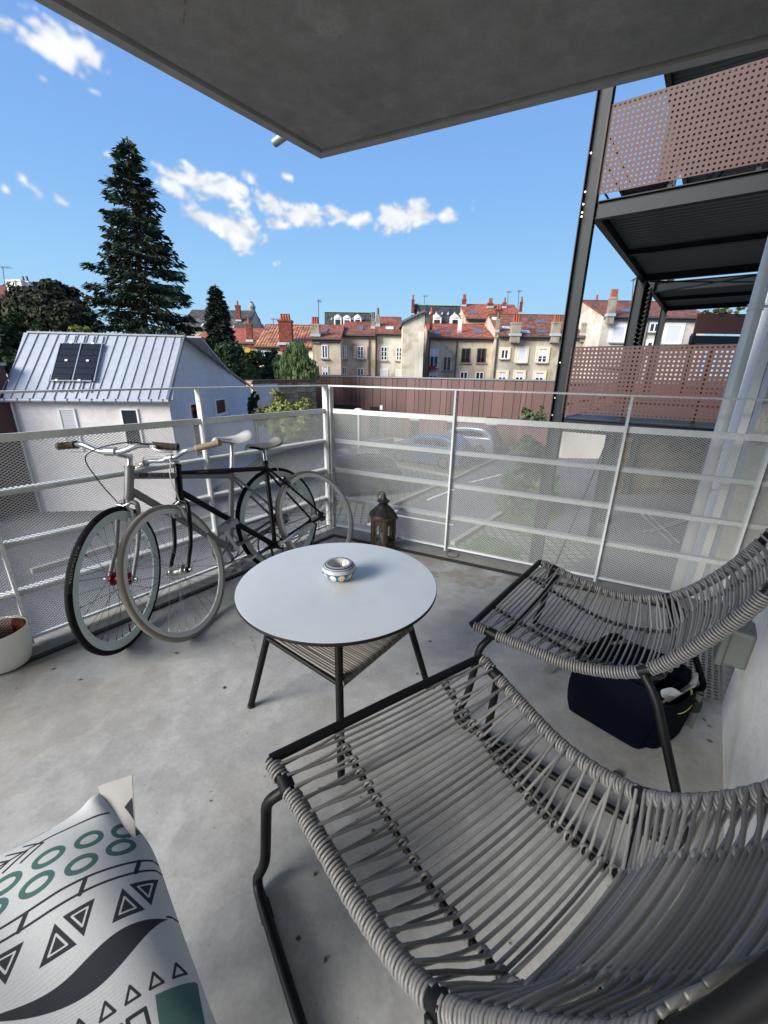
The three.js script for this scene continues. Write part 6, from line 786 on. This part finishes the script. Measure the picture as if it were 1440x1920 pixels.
function leafy(name, cat, label, base, blobs, n, leaf, seed, cols, o = {}) { // blobs: [x, y, z, rx, ry, rz] relative to base
  const r = rng(seed), T = thing(name, label, cat, base.toArray(), o.group), L = { p: [], c: [] }; const tot = blobs.reduce((s, b) => s + b[3] * b[4], 0);
  const st = [], top = blobs.reduce((m, b) => Math.max(m, b[1]), 0); if (o.trunk) st.push(tubeThrough([base.clone(), base.clone().add(V(0.05, top * 0.5, 0.02)), base.clone().add(V(0, top * 0.85, 0))], [o.trunk, o.trunk * 0.7, o.trunk * 0.3], 8));
  for (const b of blobs) st.push(tubeThrough([base.clone().add(V(b[0] * 0.2, b[1] * 0.25, b[2] * 0.2)), base.clone().add(V(b[0] * 0.7, b[1] * 0.75, b[2] * 0.7)), base.clone().add(V(b[0], b[1], b[2]))], [0.05, 0.03, 0.01].map(k => k * (o.twig || 1)), 5));
  wp(o.trunk ? 'trunk' : 'stems', st, M.bark, T);
  for (const b of blobs) { // sub-clumps over each blob give an uneven outline with gaps
    const m = Math.round(n * b[3] * b[4] / tot), nc = Math.max(6, Math.round(m / (o.per || 40))), cl = []; for (let i = 0; i < nc; i++) { const d = rv(r), k = 0.55 + 0.5 * Math.sqrt(r()); cl.push([d.x * b[3] * k, d.y * b[4] * k, d.z * b[5] * k, (0.16 + 0.2 * r()) * Math.min(b[3], b[4]), 0.75 + 0.5 * r()]); }
    for (let i = 0; i < m; i++) { const q = cl[Math.floor(r() * nc)], d = rv(r).multiplyScalar(q[3] * Math.cbrt(r()) * 1.25), p = base.clone().add(V(b[0] + q[0] + d.x, b[1] + q[1] + d.y * 0.8, b[2] + q[2] + d.z)), nrm = V(q[0] + d.x, q[1] + d.y + 0.4, q[2] + d.z).normalize().add(rv(r).multiplyScalar(0.8)).normalize(), a = V(0, 0, 0).crossVectors(nrm, rv(r)).normalize(), bb = V(0, 0, 0).crossVectors(nrm, a), s = leaf * (0.6 + 0.8 * r()), c = cols[Math.floor(r() * cols.length)], f = q[4]; if (o.hang) a.set(a.x * 0.3, -1, a.z * 0.3).normalize(); quadLeaf(L, p, a.multiplyScalar(s), bb.multiplyScalar(s * (o.narrow || 0.55)), [c[0] * f, c[1] * f, c[2] * f]); }
  }
  leafMesh('crown', L, T); return T;
}
const gp = (px, py, z) => at(px, py, z);
{
  const z1 = -25, tip = gp(238, 256, z1); conifer('tall dark spruce towering behind the white house', V(gp(268, 690, z1).x, GY, z1), tip.y - GY, 4.5, 101, [[0.026, 0.042, 0.024], [0.032, 0.052, 0.030], [0.02, 0.034, 0.022], [0.042, 0.058, 0.034]], { lean: tip.x - gp(268, 690, z1).x, levels: 54, nb: 9, dens: 12, leaf: 0.19, prof: t => Math.pow(1 - t, 0.80) * (1 + 0.10 * Math.sin(t * 23)) });
  const z2 = -33, tip2 = gp(403, 532, z2); conifer('slim dark conifer in front of the yellow house', V(gp(412, 690, z2).x, GY, z2), tip2.y - GY, 1.75, 102, [[0.03, 0.045, 0.03], [0.04, 0.055, 0.035], [0.022, 0.035, 0.025]], { lean: tip2.x - gp(412, 690, z2).x, levels: 54, nb: 8, dens: 22, leaf: 0.2, tilt: -0.5, droop: 0.5, prof: t => Math.min(1, Math.pow(1 - t, 0.55) * 1.05) });
  const b = (px, py, z, rx, ry, bz) => { const p = gp(px, py, z); return [p.x, p.y, p.z, rx, ry]; };
  const T = (name, cat, label, z, px, list, n, leaf, seed, cols, o) => { const bp = gp(px, 690, z), base = V(bp.x, GY, z); leafy(name, cat, label, base, list.map(q => { const c = gp(q[0], q[1], z); const k = (gp(q[0] + q[2], q[1], z).x - c.x), h = c.y - gp(q[0], q[1] + q[3], z).y; return [c.x - base.x, c.y - GY, (q[4] || 0), k, h, k]; }), n, leaf, seed, cols, o); };
  T('tree', 'tree', 'broad dark reddish tree left of the tall spruce', -29, 110, [[95, 590, 62, 50], [45, 605, 40, 44], [140, 615, 48, 50, 1], [100, 640, 70, 40], [20, 650, 40, 40], [110, 555, 32, 26]], 26000, 0.17, 201, [[0.040, 0.050, 0.028], [0.05, 0.056, 0.032], [0.03, 0.038, 0.024], [0.06, 0.056, 0.036]], { trunk: 0.3 });
  T('tree', 'tree', 'narrow green tree left of the house roof in front of the dark tree', -23, 35, [[35, 640, 14, 50], [20, 670, 20, 30], [36, 605, 8, 26]], 7000, 0.11, 202, [[0.05, 0.085, 0.035], [0.06, 0.1, 0.04], [0.035, 0.06, 0.03]], { trunk: 0.1 });
  T('tree', 'tree', 'small pointed green tree peeking over the roof ridge at the left', -22, 76, [[76, 625, 8, 26], [76, 650, 12, 20]], 3000, 0.1, 203, [[0.05, 0.09, 0.035], [0.07, 0.11, 0.045]], { trunk: 0.06 });
  T('bush', 'bush', 'dark green hedge mass at the left edge above the brown building', -21, 8, [[5, 660, 30, 50], [50, 680, 30, 22], [0, 620, 16, 24]], 8000, 0.13, 204, [[0.03, 0.05, 0.025], [0.04, 0.06, 0.03], [0.025, 0.04, 0.022]], {});
  T('bush', 'bush', 'yellow green shrub showing just above the solar panel roof ridge', -20, 150, [[150, 628, 18, 14]], 1500, 0.1, 205, [[0.2, 0.23, 0.06], [0.15, 0.19, 0.06]], {});
  T('bush', 'bush', 'dark green shrub right of the white house gable roof', -31, 440, [[432, 668, 26, 24], [455, 690, 24, 30], [425, 700, 22, 24]], 9000, 0.13, 206, [[0.045, 0.075, 0.035], [0.06, 0.09, 0.045], [0.03, 0.05, 0.03]], {});
  T('bush', 'bush', 'mid green shrub below the cream house window', -30, 486, [[484, 690, 18, 30], [480, 705, 24, 16]], 6000, 0.12, 207, [[0.065, 0.11, 0.04], [0.09, 0.13, 0.05], [0.045, 0.075, 0.035]], {});
  T('bush', 'bush', 'blue green shrub between the mid green shrub and the willow', -29, 515, [[513, 680, 14, 22], [512, 700, 18, 18]], 5000, 0.12, 208, [[0.022, 0.045, 0.032], [0.03, 0.055, 0.04]], {});
  T('tree', 'tree', 'feathery light green willow in front of the cream house', -28, 558, [[556, 672, 20, 26], [535, 692, 20, 24], [578, 694, 18, 24], [556, 705, 34, 14], [560, 655, 10, 14]], 14000, 0.13, 209, [[0.15, 0.22, 0.08], [0.18, 0.25, 0.1], [0.11, 0.17, 0.07]], { trunk: 0.12, hang: true, narrow: 0.28 });
  T('bush', 'bush', 'light yellow green bush spreading over the stone garden wall', -15.5, 535, [[530, 772, 34, 20], [505, 780, 28, 18], [560, 782, 30, 16], [545, 800, 44, 22], [520, 745, 12, 14], [570, 760, 16, 12]], 9000, 0.075, 210, [[0.22, 0.27, 0.08], [0.27, 0.3, 0.1], [0.15, 0.21, 0.07], [0.3, 0.27, 0.11]], { per: 26, narrow: 0.4, twig: 0.4 });
  T('bush', 'bush', 'ivy growing up the right edge of the white house gable', -17.5, 474, [[474, 765, 8, 22], [478, 745, 6, 12]], 2500, 0.07, 211, [[0.035, 0.06, 0.03], [0.05, 0.08, 0.035]], { twig: 0.4 });
  T('bush', 'bush', 'thin green shrub against the brown shed by the steel column', -22, 995, [[990, 785, 14, 16], [1012, 788, 12, 14], [985, 775, 6, 12], [1015, 770, 4, 12]], 1800, 0.09, 212, [[0.09, 0.13, 0.06], [0.12, 0.15, 0.08]], { per: 18, narrow: 0.4, twig: 0.35 });
  T('bush', 'bush', 'dark ivy mass beneath the lower steel balcony seen through the mesh', -13, 985, [[985, 870, 26, 50], [1010, 900, 28, 40], [960, 930, 24, 40], [1000, 940, 30, 30]], 9000, 0.1, 213, [[0.05, 0.085, 0.05], [0.07, 0.1, 0.06], [0.035, 0.06, 0.035]], { twig: 0.5 });
  T('plant', 'plant', 'trailing green plants on top of the far brown balcony', -18.2, 1355, [[1340, 584, 18, 5], [1370, 583, 20, 6]], 1500, 0.06, 214, [[0.1, 0.13, 0.05], [0.14, 0.14, 0.06]], { twig: 0.2 });
}
// ---------------------------------------------------------------- parked cars in the yard
function car(label, pos, yaw, paint, s = 1) {
  const T = thing('parked_car', label, 'car', pos.toArray(), undefined); T.rotation.y = yaw; T.scale.setScalar(s); const pm = mat(paint, 0.25, 0.3, { physical: true, clearcoat: 0.8 });
  const side = (pts, w, z0, bev) => { const sh = new THREE.Shape(); sh.moveTo(...pts[0]); sh.splineThru(pts.slice(1).map(p => new THREE.Vector2(...p))); const g = new THREE.ExtrudeGeometry(sh, { depth: w - 2 * bev, bevelEnabled: true, bevelSize: bev, bevelThickness: bev, bevelSegments: 4, curveSegments: 40 }); g.translate(0, 0, -w / 2 + bev); return g; };
  mk('body', side([[-1.95, 0.3], [-2.0, 0.55], [-1.9, 0.85], [-1.2, 0.93], [-0.9, 0.96], [0.6, 0.97], [1.75, 0.98], [1.98, 0.8], [2.0, 0.45], [1.9, 0.26], [0, 0.22], [-1.85, 0.24]], 1.74, 0, 0.09), pm, T);
  mk('cabin', side([[-0.95, 0.92], [-0.45, 1.3], [-0.1, 1.43], [0.8, 1.47], [1.45, 1.38], [1.8, 0.95], [0.5, 0.88]], 1.5, 0, 0.14), pm, T);
  const gl = mat('#1a2026', 0.08, 0.1); mk('side_window', [-1, 1].map(z => { const sh = new THREE.Shape(); sh.moveTo(-0.75, 0.98); sh.lineTo(-0.3, 1.3); sh.lineTo(0.75, 1.37); sh.lineTo(1.35, 1.28); sh.lineTo(1.5, 1.0); return new THREE.ShapeGeometry(sh).translate(0, 0, z * 0.757); }), gl, T);
  mk('windscreen', surf(4, 4, (u, v) => V(-0.87 + v * 0.62, 1.01 + v * 0.34, (u - 0.5) * (1.36 - 0.2 * v)).add(V(-0.03, 0.02, 0))), gl, T); mk('rear_window', surf(4, 4, (u, v) => V(1.79 - v * 0.27, 1.02 + v * 0.3, (u - 0.5) * (1.3 - 0.15 * v)).add(V(0.03, 0.01, 0))), gl, T);
  for (const x of [-1.25, 1.3]) for (const z of [-1, 1]) { const w = mk('wheel', lathe([[0, -0.1], [0.3, -0.1], [0.32, -0.06], [0.32, 0.06], [0.3, 0.1], [0, 0.1]], 28).rotateX(Math.PI / 2).translate(x, 0.32, z * 0.78), M.tyreBlack, T); mk('hubcap', lathe([[0, 0.03], [0.17, 0.02], [0.2, 0]], 20).rotateX(z * Math.PI / 2).translate(x, 0.32, z * 0.882), M.chain, w); }
  const hl = mat('#d8dcdd', 0.15), tl = mat('#a8141c', 0.2); for (const z of [-1, 1]) { mk('headlight', rbox(0.16, 0.14, 0.32, -1.88, 0.74, z * 0.62, 0.05), hl, T); mk('tail_light', rbox(0.12, 0.3, 0.22, 1.93, 0.82, z * 0.68, 0.04), tl, T); mk('wing_mirror', rbox(0.12, 0.11, 0.16, -0.62, 1.0, z * 0.92, 0.04), pm, T); }
  mk('bumper', [rbox(0.14, 0.2, 1.6, -1.97, 0.42, 0, 0.06), rbox(0.14, 0.2, 1.6, 1.97, 0.42, 0, 0.06)], M.blackMatte, T); mk('number_plate', box(0.02, 0.11, 0.5, 2.05, 0.5, 0), M.trimWhite, T); mk('grille', rbox(0.06, 0.14, 0.8, -1.99, 0.66, 0, 0.02), M.black, T);
  return T;
}
car('dark car with red tail lights parked behind the corner of the railing', onY(645, 922, GY).setY(GY), 0.28, '#2a2c38');
car('light blue car parked by the low planter wall in the yard', onY(803, 868, GY).setY(GY), -0.62, '#2f4f66');
car('grey car parked behind the light blue car', onY(868, 846, GY).setY(GY), -0.55, '#6d737a');

renderer.render(scene, camera);
